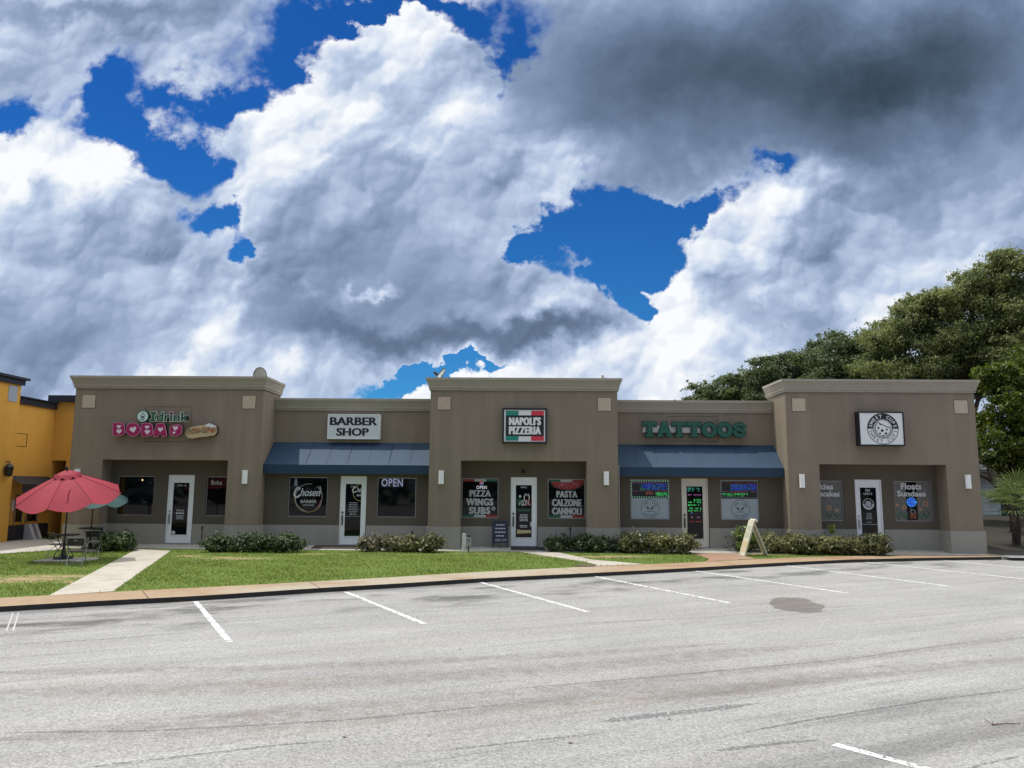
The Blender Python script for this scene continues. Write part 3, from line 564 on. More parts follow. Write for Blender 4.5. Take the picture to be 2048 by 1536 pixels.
def site():
    sheet('ground', [(-400, -300), (400, -300), (400, 400), (-400, 400)], ZP-0.02, MT['far_ground'])
    # the car park runs up to the kerb
    lot = [(p.x, p.y+0.02) for p in KO]
    sheet('asphalt_ground', [(-120, -90), (120, -90), (120, lot[-1][1])]+lot[::-1]+[(-120, lot[0][1])], ZP, AS)
    # raised site behind the kerb: kerb top with a dark, dirty face
    mb = MB(); n = len(KO)
    for i in range(n-1):
        a, b, c, d = KO[i], KO[i+1], KI[i+1], KI[i]
        mb.add([(a.x, a.y, ZL), (b.x, b.y, ZL), (c.x, c.y, ZL), (d.x, d.y, ZL)], [(0, 1, 2, 3)], 0)
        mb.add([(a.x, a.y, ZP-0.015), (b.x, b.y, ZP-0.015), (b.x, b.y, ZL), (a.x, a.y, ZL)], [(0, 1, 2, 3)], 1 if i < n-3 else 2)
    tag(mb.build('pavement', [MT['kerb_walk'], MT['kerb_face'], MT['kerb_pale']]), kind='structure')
    mb = MB()
    for px in (348, 655, 1150, 1480):
        i = min(range(1, len(ko)), key=lambda k: abs(KO[k].x-G(px, 1160+(900-px)*0.045).x)); a, b = KO[i], KI[i]
        t = (b-a).normalized(); q = Vector((-t.y, t.x))*0.012
        mb.add([(*(a+q), ZL+0.002), (*(a-q), ZL+0.002), (*(b-q), ZL+0.002), (*(b+q), ZL+0.002)], [(0, 1, 2, 3)])
    tag(mb.build('pavement_surface', MT['joint']), kind='structure')
    back = [(-60, 26.4), (60, 26.4)]
    # lawn sheets, walks, apron
    lz = ZL
    kl = [(p.x, p.y) for p in KI]
    sheet('lawn', kl+[(60, 50), (-60, 50)], lz-0.003, LW)
    W1 = g2([(97, 1191.5), (226, 1183), (341.8, 1101.6), (273.4, 1098.7)], ZL)
    sheet('footpath', W1, lz+0.004, MT['walk_concrete'])
    W2 = g2([(1036, 1103.5), (1112, 1103.5), (1180, 1119), (1290, 1128.5), (1165, 1133.2), (1195, 1131), (1170, 1124)], ZL)
    sheet('footpath', W2, lz+0.004, MT['walk_concrete'])
    W3 = g2([(1372, 1104), (1462, 1104), (1490, 1112), (1512, 1117.5), (1412, 1123.2), (1418, 1118)], ZL)
    sheet('footpath', W3, lz+0.004, MT['red_walk'])
    W4 = g2([(1776, 1110.7), (1740, 1107.5), (2003, 1106), (2003, 1111.2), (1900, 1110.4)], ZL)
    sheet('footpath', W4, lz+0.004, MT['red_walk'])
    mb = MB(); mb.add([(-15.95, 26.75, ZL+0.005), (15.8, 26.75, ZL+0.005), (15.8, YS, -0.02), (-15.95, YS, -0.02)], [(0, 1, 2, 3)])
    mb.add([(-15.95, 26.75, ZL-0.05), (15.8, 26.75, ZL-0.05), (15.8, 26.75, ZL+0.005), (-15.95, 26.75, ZL+0.005)], [(0, 1, 2, 3)])
    tag(mb.build('concrete_path', MT['apron_concrete']), kind='structure')
    # driveway between the two buildings
    D = g2([(-400, 1112), (0, 1107.5), (110, 1100.5), (131, 1097)], ZL)+[(-16.6, 28.0), (-16.6, 60), (-19.1, 60)]+g2([(100, 1079), (0, 1074), (-400, 1074)], ZL)
    sheet('concrete_road', D, lz+0.004, MT['drive_concrete'])
    # mulch bed and rising ground at the right behind the building
    B = g2([(60, 1072), (128, 1072.5)], ZL)+[(-19.0, 45), (-20.2, 45), (-20.2, 31)]
    sheet('mulch_ground', B, lz+0.008, MT['mulch'])
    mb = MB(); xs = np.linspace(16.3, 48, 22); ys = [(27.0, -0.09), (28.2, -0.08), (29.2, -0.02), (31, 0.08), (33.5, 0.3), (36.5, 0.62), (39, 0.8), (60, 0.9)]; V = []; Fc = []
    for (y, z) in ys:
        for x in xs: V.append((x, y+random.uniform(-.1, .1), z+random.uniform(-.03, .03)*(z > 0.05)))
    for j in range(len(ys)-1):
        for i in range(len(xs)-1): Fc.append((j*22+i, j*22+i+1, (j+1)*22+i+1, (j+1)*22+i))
    mb.add(V[:], Fc); tag(mb.build('terrain', MT['shaded_litter'], smooth=True), kind='structure')
    sheet('asphalt_road', [(16.0, 25.9), (60, 25.6), (60, 27.2), (16.0, 27.2)], lz+0.006, AS)
    # painted bays
    st = [((391, 1203), (459, 1284)), ((691, 1184), (849, 1248)), ((962, 1165), (1176, 1224)), ((1190, 1153), (1459, 1206)), ((1390, 1142), (1698, 1187)), ((1573, 1131.5), (1902, 1173)), ((1730, 1124.3), (2048, 1158)), ((1868, 1119.3), (2160, 1146)), ((1668, 1489), (1858, 1540))]
    for k, (a, b) in enumerate(st):
        A = Vector(G(*a, ZP)[:2]); B = Vector(G(*b, ZP)[:2]); t = (B-A).normalized(); q = Vector((-t.y, t.x))*0.050; mb = MB(); n = 24
        if k == 8: B = A+t*4.4; q = Vector((-t.y, t.x))*0.05
        V = []
        for i in range(n+1):
            p = A.lerp(B, i/n); w = 1+random.uniform(-.10, .10); V += [(*(p+q*w+t*random.uniform(-.006, .006)), ZP+0.004), (*(p-q*w), ZP+0.004)]
        mb.add(V, [(2*i, 2*i+1, 2*i+3, 2*i+2) for i in range(n)]); tag(mb.build('road_marking', MT['bay_paint']), kind='structure')
    for a, b in (((26, 1226), (13, 1262)), ((37, 1226), (26, 1262))):
        A = Vector(G(*a, ZP)[:2]); B = Vector(G(*b, ZP)[:2]); t = (B-A).normalized(); q = Vector((-t.y, t.x))*0.012; mb = MB()
        mb.add([(*(A+q), ZP+.004), (*(A-q), ZP+.004), (*(B-q), ZP+.004), (*(B+q), ZP+.004)], [(0, 1, 2, 3)]); tag(mb.build('road_marking', MT['bay_ghost']), kind='structure')
    # worn dark lines and tyre marks on the lot
    for k, (pts, wd) in enumerate(((((1195, 1444), (1300, 1432), (1400, 1421), (1520, 1406)), .10), (((880, 1502), (1040, 1484), (1210, 1466)), .03), (((1480, 1466), (1620, 1440), (1850, 1402), (2060, 1376)), .035), (((150, 1538), (320, 1518), (560, 1490), (720, 1478)), .025), (((1000, 1380), (1330, 1352), (1700, 1318), (2060, 1266)), .022), (((-20, 1466), (300, 1462), (700, 1440), (1100, 1400)), .03), (((1430, 1502), (1560, 1486), (1650, 1479)), .05), (((0, 1292), (190, 1280), (420, 1262)), .03), (((250, 1262), (420, 1246), (640, 1230)), .02), (((1100, 1250), (1400, 1236), (1640, 1216), (1800, 1206)), .03), (((1880, 1560), (1960, 1530), (2060, 1508)), .02))):
        strip(pts, wd, 'tyre_mark', ZP+.003+.0002*k, k)
    for k, (pts, wd) in enumerate((((( -60, 1384), (500, 1374), (1000, 1346), (1350, 1318), (1700, 1284)), .42), (((-60, 1482), (400, 1452), (900, 1420), (1300, 1390), (1750, 1344), (2100, 1312)), .40), (((300, 1440), (800, 1404), (1300, 1362), (1800, 1306), (2100, 1268)), .25), (((-60, 1345), (500, 1338), (1100, 1312), (1500, 1284)), .25))):
        strip(pts, wd, 'tyre_band', ZP+.0012+.0003*k, 50+k)
    return W1, W2, W3, W4
YT, YS, YU, YR = 27.16, 27.78, 28.56, 27.11
WALKS = site()

def inside(x, y, poly):
    c = np.zeros(len(x), bool); n = len(poly)
    for i in range(n):
        x0, y0 = poly[i]; x1, y1 = poly[(i+1) % n]
        if y0 == y1: continue
        c ^= ((y0 > y) != (y1 > y)) & (x < (x1-x0)*(y-y0)/(y1-y0)+x0)
    return c
leaf_mat('grass_blade', (0.085, 0.13, 0.02), (0.25, 0.295, 0.075), 0.3, 0.6)
def grass():
    n = 260000
    x = rng.uniform(-24, 14, n); y = rng.uniform(10.5, 27.0, n)
    # thin out with distance so that the near turf is dense
    keep = rng.random(n) < np.clip(1.25-(y-11)/22, 0.3, 1)
    region = [(p.x, p.y) for p in KI[:len(ko)+1]]+[(15, 26.9), (-16, 26.9), (-24, 26.9)]
    keep &= inside(x, y, region)
    for w in WALKS: keep &= ~inside(x, y, w)
    D = g2([(-400, 1112), (0, 1107.5), (110, 1100.5), (131, 1097)], ZL)+[(-16, 28), (-60, 60)]; keep &= ~inside(x, y, D)
    keep &= ~((y > 26.2) & (x > -15.95))
    h = np.ones(n)
    for (px, py, rx, ry) in DRY:
        c = G(px, py); d = np.hypot((x-c.x)/rx, (y-c.y)/ry)*(1+.35*np.sin(x*5.1+np.sin(y*6.3)*2)*np.sin(y*7.7+np.sin(x*3.1)*2)+.25*np.sin(x*11+y*4)*np.sin(y*13-x*5)); keep &= rng.random(n) < np.clip(d**1.5-0.05, 0.06, 1); h *= np.clip(d, 0.55, 1)
    x, y, h = x[keep], y[keep], h[keep]; m = len(x)
    patch = 0.75+0.35*np.sin(x*1.7+np.sin(y*2.1)*1.3)*np.sin(y*1.9+1.0)
    hh = rng.uniform(0.03, 0.075, m)*h*patch; a = rng.uniform(0, 2*np.pi, m); w = rng.uniform(0.006, 0.013, m); lean = rng.uniform(0, 0.9, m)*hh; b = rng.uniform(0, 2*np.pi, m)
    V = np.zeros((m, 3, 3)); V[:, 0] = np.stack([x-np.cos(a)*w, y-np.sin(a)*w, np.full(m, ZL-0.002)], 1); V[:, 1] = np.stack([x+np.cos(a)*w, y+np.sin(a)*w, np.full(m, ZL-0.002)], 1)
    V[:, 2] = np.stack([x+np.cos(b)*lean, y+np.sin(b)*lean, ZL+hh], 1)
    tri_mesh('grass', V.reshape(-1, 3), 3, MT['grass_blade'], kind='stuff', label='short green lawn grass with dry patches', cat='grass')
def tri_mesh(name, V, k, m, parent=None, kind=None, label=None, cat=None):
    me = bpy.data.meshes.new(name); n = len(V)//k
    me.vertices.add(len(V)); me.vertices.foreach_set('co', np.ascontiguousarray(V, dtype=np.float32).ravel())
    me.loops.add(len(V)); me.loops.foreach_set('vertex_index', np.arange(len(V), dtype=np.int32))
    me.polygons.add(n); me.polygons.foreach_set('loop_start', np.arange(0, len(V), k, dtype=np.int32))
    me.materials.append(m); me.update(calc_edges=True); me.validate()
    return tag(link(name, me, parent), label, cat, None, kind)
grass()
# ------------------------------------------------------------------ the shop building
XL, X1, X2, X3, X4, XR = -15.98, -9.23, -3.26, 3.37, 9.28, 15.89
ZT, ZC, ZU, ZUC, ZB = 5.467, 5.91, 4.855, 5.30, 0.677
OPEN = [(XL, X1, -14.83, -10.37, 2.935, YT), (X2, X3, -2.15, 2.27, 2.985, YT), (X4, XR, 10.36, 14.75, 2.94, YR)]
DEEP = 1.95
building = thing('shop_building', 'long single-storey taupe stucco shop row with three taller cream-corniced bays', 'building', (0, YS, ZL))
PROF = [(0.02, -0.443), (0.045, -0.443), (0.045, -0.375), (0.07, -0.365), (0.07, -0.30), (0.085, -0.27), (0.10, -0.21), (0.125, -0.15), (0.14, -0.105), (0.14, -0.095), (0.165, -0.085), (0.165, 0.0), (0.0, 0.012)]
def cornice_loop(path, ztop):
    """profile carried round an open path of (x, y, nx, ny) stations"""
    mb = MB(); m = len(PROF); V = []
    for (x, y, nx, ny) in path:
        for (o, z) in PROF: V.append((x+nx*o, y+ny*o, ztop+z))
    Fc = [(i*m+j, (i+1)*m+j, (i+1)*m+j+1, i*m+j+1) for i in range(len(path)-1) for j in range(m-1)]
    mb.add(V, Fc); mb.add([(p[0], p[1], ztop-0.443) for p in path]+[(p[0], p[1], ztop+0.012) for p in path], []); return mb
def tower(i):
    xl, xr, ol, orr, zo, yf = OPEN[i]; yb = YT+DEEP; mb = MB()
    # U-shaped front: two piers and the header over the opening, and the block behind it
    mb.box(xl, ol, yf, yb, ZL-0.1, ZT); mb.box(orr, xr, yf, yb, ZL-0.1, ZT); mb.box(ol, orr, yf, yb, zo, ZT)
    t = mb.build('tower', MT['taupe_stucco'], building)
    c = cornice_loop([(xl, yb, -1, 0), (xl, yf, -1, -1), (xr, yf, 1, -1), (xr, yb, 1, 0)], ZC)
    c.box(xl-0.01, xr+0.01, yf-0.01, yb, ZT, ZC+0.008)
    c.build('cornice', MT['cream_trim'], t)
    e = 0.045
    for a, d, l_, r_ in ((xl, ol, e, e*.4), (orr, xr, e*.4, e)):       # a collar round the foot of each pier
        o_ = [(a-l_, YS-.002), (a-l_, yf-e), (d+r_, yf-e), (d+r_, YS-.002)]; i_ = [(a-.0005, YS-.002), (a-.0005, yf-.0005), (d+.0005, yf-.0005), (d+.0005, YS-.002)]
        b = MB(); V = [(p[0], p[1], z) for z in (ZL-.05, ZB) for p in o_+i_]; Fc = []
        for k in range(3): Fc += [(k, k+1, 8+k+1, 8+k), (8+k, 8+k+1, 12+k+1, 12+k), (4+k+1, 4+k, 12+k, 12+k+1)]
        Fc += [(0, 8, 12, 4), (3, 7, 15, 11)]
        b.add(V, Fc); b.build('base_course', MT['grey_stucco'], t)
    return t
TOW = [tower(i) for i in range(3)]
for ti, px, mtl in ((0, (163.8, 789.2, 191.5, 816), 'tile_stone'), (0, (484.5, 791, 511.7, 817.8), 'tile_stone'), (1, (875.2, 793.4, 901.2, 819.2), 'pink_stone'), (1, (1195.7, 795.5, 1222, 821.8), 'tile_stone'), (2, (1583.8, 796.2, 1611, 822.7), 'tile_stone'), (2, (1907.5, 800.2, 1935.9, 827.2), 'tile_stone')):
    y = OPEN[ti][5]; c = P((px[0]+px[2])/2, (px[1]+px[3])/2, y); s = 0.232
    mb = MB(); mb.box(c.x-s, c.x+s, y-0.012, y-0.001, c.z-s, c.z+s)
    for q in ((-s-.014, -s, -s-.014, s+.014), (s, s+.014, -s-.014, s+.014), (-s, s, -s-.014, -s), (-s, s, s, s+.014)):
        mb.box(c.x+q[0], c.x+q[1], y-0.004, y-0.001, c.z+q[2], c.z+q[3], 1)
    mb.build('wall_tile', [MT[mtl], MT['brown']], TOW[ti])

# windows (x0, x1) and doors along the one storefront plane
WIN = [(-14.56, -13.22), (-11.34, -9.99), (-8.37, -6.96), (-5.18, -3.78), (-2.22, -0.83), (0.93, 2.30), (3.88, 5.28), (7.08, 8.44), (10.07, 11.44), (13.23, 14.60)]
DOOR = [-12.24, -6.03, 0.075, 6.16, 12.31]
WZ0, WZ1, DZ = 0.965, 2.375, 2.42
def pierced(mb, x0, x1, z0, z1, y0, y1, holes):
    xs = sorted({x0, x1}|{h[0] for h in holes}|{h[1] for h in holes})
    zs = sorted({z0, z1}|{h[2] for h in holes}|{h[3] for h in holes})
    solid = lambda i, j: 0 <= i < len(xs)-1 and 0 <= j < len(zs)-1 and not any(h[0]-1e-6 <= xs[i] and xs[i+1] <= h[1]+1e-6 and h[2]-1e-6 <= zs[j] and zs[j+1] <= h[3]+1e-6 for h in holes)
    for i in range(len(xs)-1):
        for j in range(len(zs)-1):
            if not solid(i, j): continue
            a, b, c, d = xs[i], xs[i+1], zs[j], zs[j+1]
            mb.add([(a, y0, c), (b, y0, c), (b, y0, d), (a, y0, d)], [(0, 1, 2, 3)])
            if not solid(i-1, j): mb.add([(a, y0, c), (a, y0, d), (a, y1, d), (a, y1, c)], [(0, 1, 2, 3)])
            if not solid(i+1, j): mb.add([(b, y0, c), (b, y1, c), (b, y1, d), (b, y0, d)], [(0, 1, 2, 3)])
            if not solid(i, j-1): mb.add([(a, y0, c), (a, y1, c), (b, y1, c), (b, y0, c)], [(0, 1, 2, 3)])
            if not solid(i, j+1): mb.add([(a, y0, d), (b, y0, d), (b, y1, d), (a, y1, d)], [(0, 1, 2, 3)])
BAYS = [(OPEN[0][2], OPEN[0][3], OPEN[0][4]), (X1, X2, 2.98), (OPEN[1][2], OPEN[1][3], OPEN[1][4]), (X3, X4, 2.98), (OPEN[2][2], OPEN[2][3], OPEN[2][4])]
for (a, b, zt) in BAYS:
    holes = [(w0, w1, WZ0, WZ1) for w0, w1 in WIN]+[(d-0.47, d+0.47, -0.02, DZ) for d in DOOR]
    H = []
    for h in holes:
        c = (max(h[0], a), min(h[1], b), h[2], h[3])
        if c[1]-c[0] > 0.02: H.append(c)
    # windows that run on behind a pier are cut at the pier
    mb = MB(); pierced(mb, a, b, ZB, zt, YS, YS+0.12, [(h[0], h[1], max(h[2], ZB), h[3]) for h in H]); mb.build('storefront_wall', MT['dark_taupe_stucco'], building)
    cuts = sorted((d-0.47, d+0.47) for d in DOOR if a < d < b); x = a
    for c0, c1 in cuts+[(b, b)]:
        if c0 > x: mb = MB(); mb.box(x+0.02, c0-(0.001 if c0 < b else .02), YS-0.03, YS-0.001, -0.03, ZB+0.002); mb.box(x+0.02, c0-(0.001 if c0 < b else .02), YS-0.0009, YS+0.12, -0.03, ZB-.001); mb.build('base_course', MT['grey_stucco'], building)
        x = c1
# upper walls over the awnings, with their lower cornice
for a, b in ((X1, X2), (X3, X4)):
    mb = MB(); mb.box(a, b, YU, YU+0.3, 2.90, ZU); p = mb.build('parapet_wall', MT['taupe_stucco'], building)
    c = cornice_loop([(a+0.001, YU, 0, -1), (b-0.001, YU, 0, -1)], ZUC); c.box(a+0.001, b-0.001, YU+0.001, YU+0.3, ZU, ZUC+0.008); c.build('cornice', MT['cream_trim'], p)
    mb = MB(); mb.box(a+.002, b-.002, YS+0.125, YU-0.002, 2.93, 2.96); mb.build('ledge', MT['roof_gravel'], building)
mb = MB(); mb.box(XL+0.05, XR-0.05, YT+DEEP+0.002, 44, ZL-0.1, 4.75); mb.build('rear_block', MT['taupe_stucco'], building)
mb = MB(); mb.box(XL+0.06, XR-0.06, YU+0.302, 43.9, 4.76, 4.80); mb.build('roof', MT['roof_gravel'], building)
for s in ((-10.5, 36.0, 1.0), (4.0, 36.5, 0.75), (11.0, 37.0, 0.9)): pass
# control joints: the outline of an inset panel behind two of the signs
def outline(x0, x1, z0, z1, y, par, t=0.013):
    mb = MB()
    for q in ((x0, x1, z0, z0+t), (x0, x1, z1-t, z1), (x0, x0+t, z0+t, z1-t), (x1-t, x1, z0+t, z1-t)): mb.box(q[0], q[1], y-0.004, y-0.0005, q[2], q[3])
    mb.build('panel_joint', MT['brown'], par)
a = P(293, 813, YT); b = P(380, 884, YT); outline(a.x, b.x, b.z, a.z, YT, TOW[0])
a = P(1334, 832.4, YU); b = P(1437, 883, YU); outline(a.x, b.x, b.z, a.z, YU, building)
mb = MB(); mb.tube([(X3+0.03, YT+0.06, 2.85), (X3+0.03, YT+0.06, 0.2)], 0.022); mb.build('conduit', MT['frame_metal'], building)

# windows
WINOBJ = []
for k, (a, b) in enumerate(WIN):
    clipl = OPEN[1][2]-0.03 if k == 4 else (OPEN[2][2]-0.03 if k == 8 else a)
    if k == 1: b = min(b, OPEN[0][3])
    if k == 4: a = max(a, OPEN[1][2])
    if k == 5: b = min(b, OPEN[1][3])
    if k == 8: a = max(a, OPEN[2][2])
    t = 0.032; y = YS+0.075
    mb = MB(); mb.box(a+t, b-t, y, y+0.01, WZ0+t, WZ1-t); w = mb.build('window', MT['glass'], building)
    mb = MB()
    for q in ((a, b, WZ0, WZ0+t), (a, b, WZ1-t, WZ1), (a, a+t, WZ0+t, WZ1-t), (b-t, b, WZ0+t, WZ1-t)): mb.box(q[0]+.001, q[1]-.001, y-0.03, y+0.03, q[2]+.001, q[3]-.001)
    mb.build('frame', MT['frame_metal'], w); WINOBJ.append((w, a, b, y-0.004))
# doors
DOOROBJ = []
LAB = ['white glazed door beside the pink umbrella bay', 'white glazed door of the barber bay with script lettering', 'white glazed door of the pizza bay', 'cream glazed door with green neon lettering', 'white glazed door with round cookie emblem']
for k, d in enumerate(DOOR):
    wht = MT['cream_door'] if k in (3,) else MT['white_paint']; y = YS+0.03
    a, b = d-0.465, d+0.465; g0, g1 = (d-0.285, d+0.285); z0, z1 = 0.30, 2.14
    if k == 4: z0 = 0.30
    mb = MB(); pierced(mb, a+0.035, b-0.035, 0.01, DZ-0.035, y, y+0.045, [(g0, g1, z0, z1)])
    mb.box(a+0.035, a+0.06, y+0.046, y+0.06, 0.01, DZ-0.04)
    dd = mb.build('door', wht, building); tag(dd, LAB[k])
    mb = MB()
    for q in ((a, a+0.032, 0, DZ), (b-0.032, b, 0, DZ), (a+0.032, b-0.032, DZ-0.032, DZ)): mb.box(q[0]+.001, q[1]-.001, YS-0.005, YS+0.09, q[2], q[3]-.001)
    mb.build('frame', wht, dd)
    mb = MB(); mb.box(g0+.001, g1-.001, y+0.02, y+0.03, z0+.001, z1-.001); mb.build('glass_pane', MT['glass'], dd)
    mb = MB()
    for q in ((g0-.03, g1+.03, z0-.03, z0), (g0-.03, g1+.03, z1, z1+.03), (g0-.03, g0, z0, z1), (g1, g1+.03, z0, z1)): mb.box(q[0], q[1], y-0.012, y-0.001, q[2], q[3])
    mb.build('glazing_bead', wht, dd)
    hx = a+0.095; mb = MB(); hc = 'dark_metal' if k in (1, 2, 3) else 'steel'
    mb.tube([(hx, y-0.002, 1.0), (hx, y-0.06, 1.0), (hx, y-0.06, 0.72), (hx, y-0.002, 0.72)], 0.014, 8); mb.box(hx-0.025, hx+0.025, y-0.008, y-0.001, 0.68, 1.04); mb.build('handle', MT[hc], dd)
    mb = MB(); mb.lathe((hx, y, 0), [(0.001, 0), (0.03, 0)], 4)
    mb = MB(); mb.plate(circ(hx, 1.13, 0.036, 14), y-0.025, y-0.001); mb.build('lock', MT[hc], dd)
    mb = MB(); mb.box(a+.03, b-.03, YS-0.05, YS+0.09, -0.018, 0.008); mb.build('threshold', MT['frame_metal'], dd)
    DOOROBJ.append((dd, g0, g1, z0, z1, y+0.018))

# ------------------------------------------------------------------ awnings
def awning(x0, x1, zf, label):
    yf, yb, zb, zv = 27.50, YU-0.02, 3.66, zf-0.318; e = 0.012
    x0 += e; x1 -= e
    t = thing('awning', label, 'awning', ((x0+x1)/2, yb, zf), 'blue awnings over the lower bays')
    mb = MB(); n = 40
    V = []
    for j in range(n+1):
        x = x0+(x1-x0)*j/n
        for i in range(7):
            s = i/6; sag = 0.012*math.sin(math.pi*s)*(1+0.6*math.sin(j*0.9)*0.5)
            V.append((x, yb+(yf-yb)*s, zb+(zf-zb)*s-sag))
    mb.add(V, [(j*7+i, j*7+i+1, (j+1)*7+i+1, (j+1)*7+i) for j in range(n) for i in range(6)])
    mb.build('canopy', MT['awning_blue'], t, smooth=True)
    mb = MB(); mb.box(x0, x1, yf-0.012, yf+0.002, zv, zf-0.001); mb.build('valance', MT['awning_blue'], t)
    mb = MB(); V = [(x0, yb, zb-.01), (x0, yf+.004, zf-.01), (x0, yf+.004, zv), (x0, yb, zv+0.0)]
    mb.add(V, [(0, 1, 2, 3)]); mb.build('side_panel', MT['awning_blue'], t); mb = MB(); mb.add([(x1, p[1], p[2]) for p in V], [(3, 2, 1, 0)]); mb.build('side_panel', MT['awning_blue'], t)
    mb = MB(); N_ = 4
    for k in range(1, N_*2):
        x = x0+(x1-x0)*k/(N_*2); r = 0.007 if k % 2 == 0 else 0.003
        mb.tube([(x, yb, zb+0.004), (x, yf, zf+0.004)], r, 5)
    mb.tube([(x0, yf-0.004, zf), (x1, yf-0.004, zf)], 0.010, 6); mb.build('seam', MT['seam'], t)
    mb = MB()
    for x in np.linspace(x0+0.05, x1-0.05, 5): mb.tube([(x, yf+0.02, zv+0.02), (x, YS-0.01, zv+0.05)], 0.014, 6)
    mb.tube([(x0+.03, yf+0.02, zv+0.02), (x1-.03, yf+0.02, zv+0.02)], 0.014, 6); mb.build('frame', MT['dark_metal'], t)
awning(X1, X2, 2.81, 'dark blue fabric awning over the barber bay, sun patch on its slope')
awning(X3, X4, 2.80, 'dark blue fabric awning over the tattoo bay, below green letters')

# ------------------------------------------------------------------ wall lamps
SC = [(154, 951.5, 0, 'white box wall lamp on the pier behind the pink umbrella'), (489.5, 954, 0, 'white box wall lamp on the pier just left of the barber bay'), (882.5, 954.6, 1, 'white box wall lamp on the pier between barber bay and pizza windows'), (1212.6, 956.5, 1, 'white box wall lamp on the pier between pizza windows and tattoo bay'), (1604, 961.8, 2, 'white box wall lamp on the pier right of the tattoo bay awning'), (1936.3, 963.4, 2, 'white box wall lamp on the far right pier beside the trees')]
def sconce(label):
    t = thing('wall_lamp', label, 'wall lamp', (0, 0, 0), 'white box wall lamps on the piers')
    mb = MB(); w, h = 0.088, 0.237; n = 8
    pl = [(-w, 0.0), (-w, -0.07)]+[(-w*math.cos(math.pi*i/n), -0.07-0.035*math.sin(math.pi*i/n)) for i in range(1, n)]+[(w, -0.07), (w, 0.0)]
    m = len(pl); mb.add([(x, y-0.02, -h) for x, y in pl]+[(x, y-0.02, h) for x, y in pl], [(i, i+1, m+i+1, m+i) for i in range(m-1)]+[tuple(range(m-1, -1, -1)), tuple(range(m, 2*m)), (m-1, 0, m, 2*m-1)])
    mb.build('shade', MT['sconce_white'], t)
    mb = MB(); mb.box(-0.06, 0.06, -0.019, -0.001, -0.2, 0.2); mb.build('back_plate', MT['dark_metal'], t); return t
s0 = sconce('x')
for k, (px, py, ti, lab) in enumerate(SC):
    o = s0 if k == 0 else copy_tree(s0); y = OPEN[ti][5]; p = P(px, py, y-0.06); o.location = (p.x, y, p.z); o['label'] = lab

# ------------------------------------------------------------------ on the roof
def dish(loc, r, az, el, label):
    t = thing('satellite_dish', label, 'satellite dish', loc, 'satellite dishes on the parapet')
    loc = Vector(loc); d = Vector((math.sin(az)*math.cos(el), -math.cos(az)*math.cos(el), math.sin(el))); a = d.cross(Vector((0, 0, 1))).normalized(); b = a.cross(d)
    c = loc+Vector((0, 0, r*1.05)); mb = MB(); V = []; Fc = []; nr, n = 7, 30
    for side in (0, 1):
        for i in range(nr+1):
            q = i/nr
            for k in range(n):
                w = 2*math.pi*k/n; V.append(c+(a*math.cos(w)+b*math.sin(w)*1.06)*r*q-d*(0.22*r*(1-q*q)+side*0.02))
    for side in (0, 1):
        o = side*(nr+1)*n
        for i in range(nr):
            for k in range(n): f = (o+i*n+k, o+i*n+(k+1) % n, o+(i+1)*n+(k+1) % n, o+(i+1)*n+k); Fc.append(f if not side else f[::-1])
    o = nr*n; o2 = o+(nr+1)*n
    for k in range(n): Fc.append((o+k, o+(k+1) % n, o2+(k+1) % n, o2+k))
    mb.add(V, Fc); mb.build('reflector', MT['dish_grey'], t, smooth=True); mb = MB(); mb.tube([c+(a*math.cos(w)+b*math.sin(w)*1.06)*r for w in np.linspace(0, 2*math.pi, 31)], 0.014, 6, cap=False); mb.build('rim', MT['dark_metal'], t)
    mb = MB(); f = c+d*r*0.95-b*r*0.55; mb.tube([c-b*r*0.98-d*0.02, f-Vector((0, 0, 0.03)), f+b*r*0.12], 0.016, 6); mb.build('arm', MT['meter_grey'], t)
    mb = MB(); mb.tube([f+b*r*0.10+d*0.05, f+b*r*0.10-d*0.12], [0.05, 0.045], 10); mb.build('receiver', MT['dark_metal'], t)
    mb = MB(); mb.tube([c-d*(0.24*r), loc+Vector((0, 0.02, 0.12))-d*0.25*r*0, loc-Vector((0, 0, 0.02))], 0.025, 8); mb.build('mast', MT['meter_grey'], t)
p = P(520, 748, YT+1.2); dish((p.x, YT+1.2, ZC-0.10), 0.30, R(-20), R(-6), 'grey dish facing the street, half hidden by the left cornice')
p = P(882, 754, YT+0.8); dish((p.x, YT+0.8, ZC+0.012), 0.235, R(-58), R(30), 'pale tilted dish standing on the middle cornice')
p = P(1205, 757, YT+1.0); t = thing('vent_pipe', 'short pale pipe on the middle roof with a bent wire', 'pipe', (p.x, YT+1.0, ZC)); mb = MB(); mb.tube([(p.x, YT+1.0, ZC), (p.x, YT+1.0, ZC+0.27)], 0.05, 10); mb.build('pipe', MT['tile_stone'], t)
mb = MB(); mb.tube([(p.x+0.05, YT+1.0, ZC+.19), (p.x+0.12, YT+1.0, ZC+.21), (p.x+0.16, YT+1.0, ZC+.12), (p.x+0.16, YT+1.0, ZC)], 0.008, 5); mb.build('wire', MT['dark_metal'], t)
p = P(1047, 943, YS); t = thing('flood_lamp', 'small dark lamp on the wall above the pizza door', 'lamp', (p.x, YS, p.z)); mb = MB(); mb.lathe((p.x, YS-0.07, p.z-0.05), [(0.02, 0.1), (0.05, 0.06), (0.065, 0)], 14); mb.build('lamp_head', MT['black'], t); mb = MB(); mb.box(p.x-.03, p.x+.03, YS-.06, YS-.001, p.z+.0, p.z+.04); mb.build('bracket', MT['black'], t)
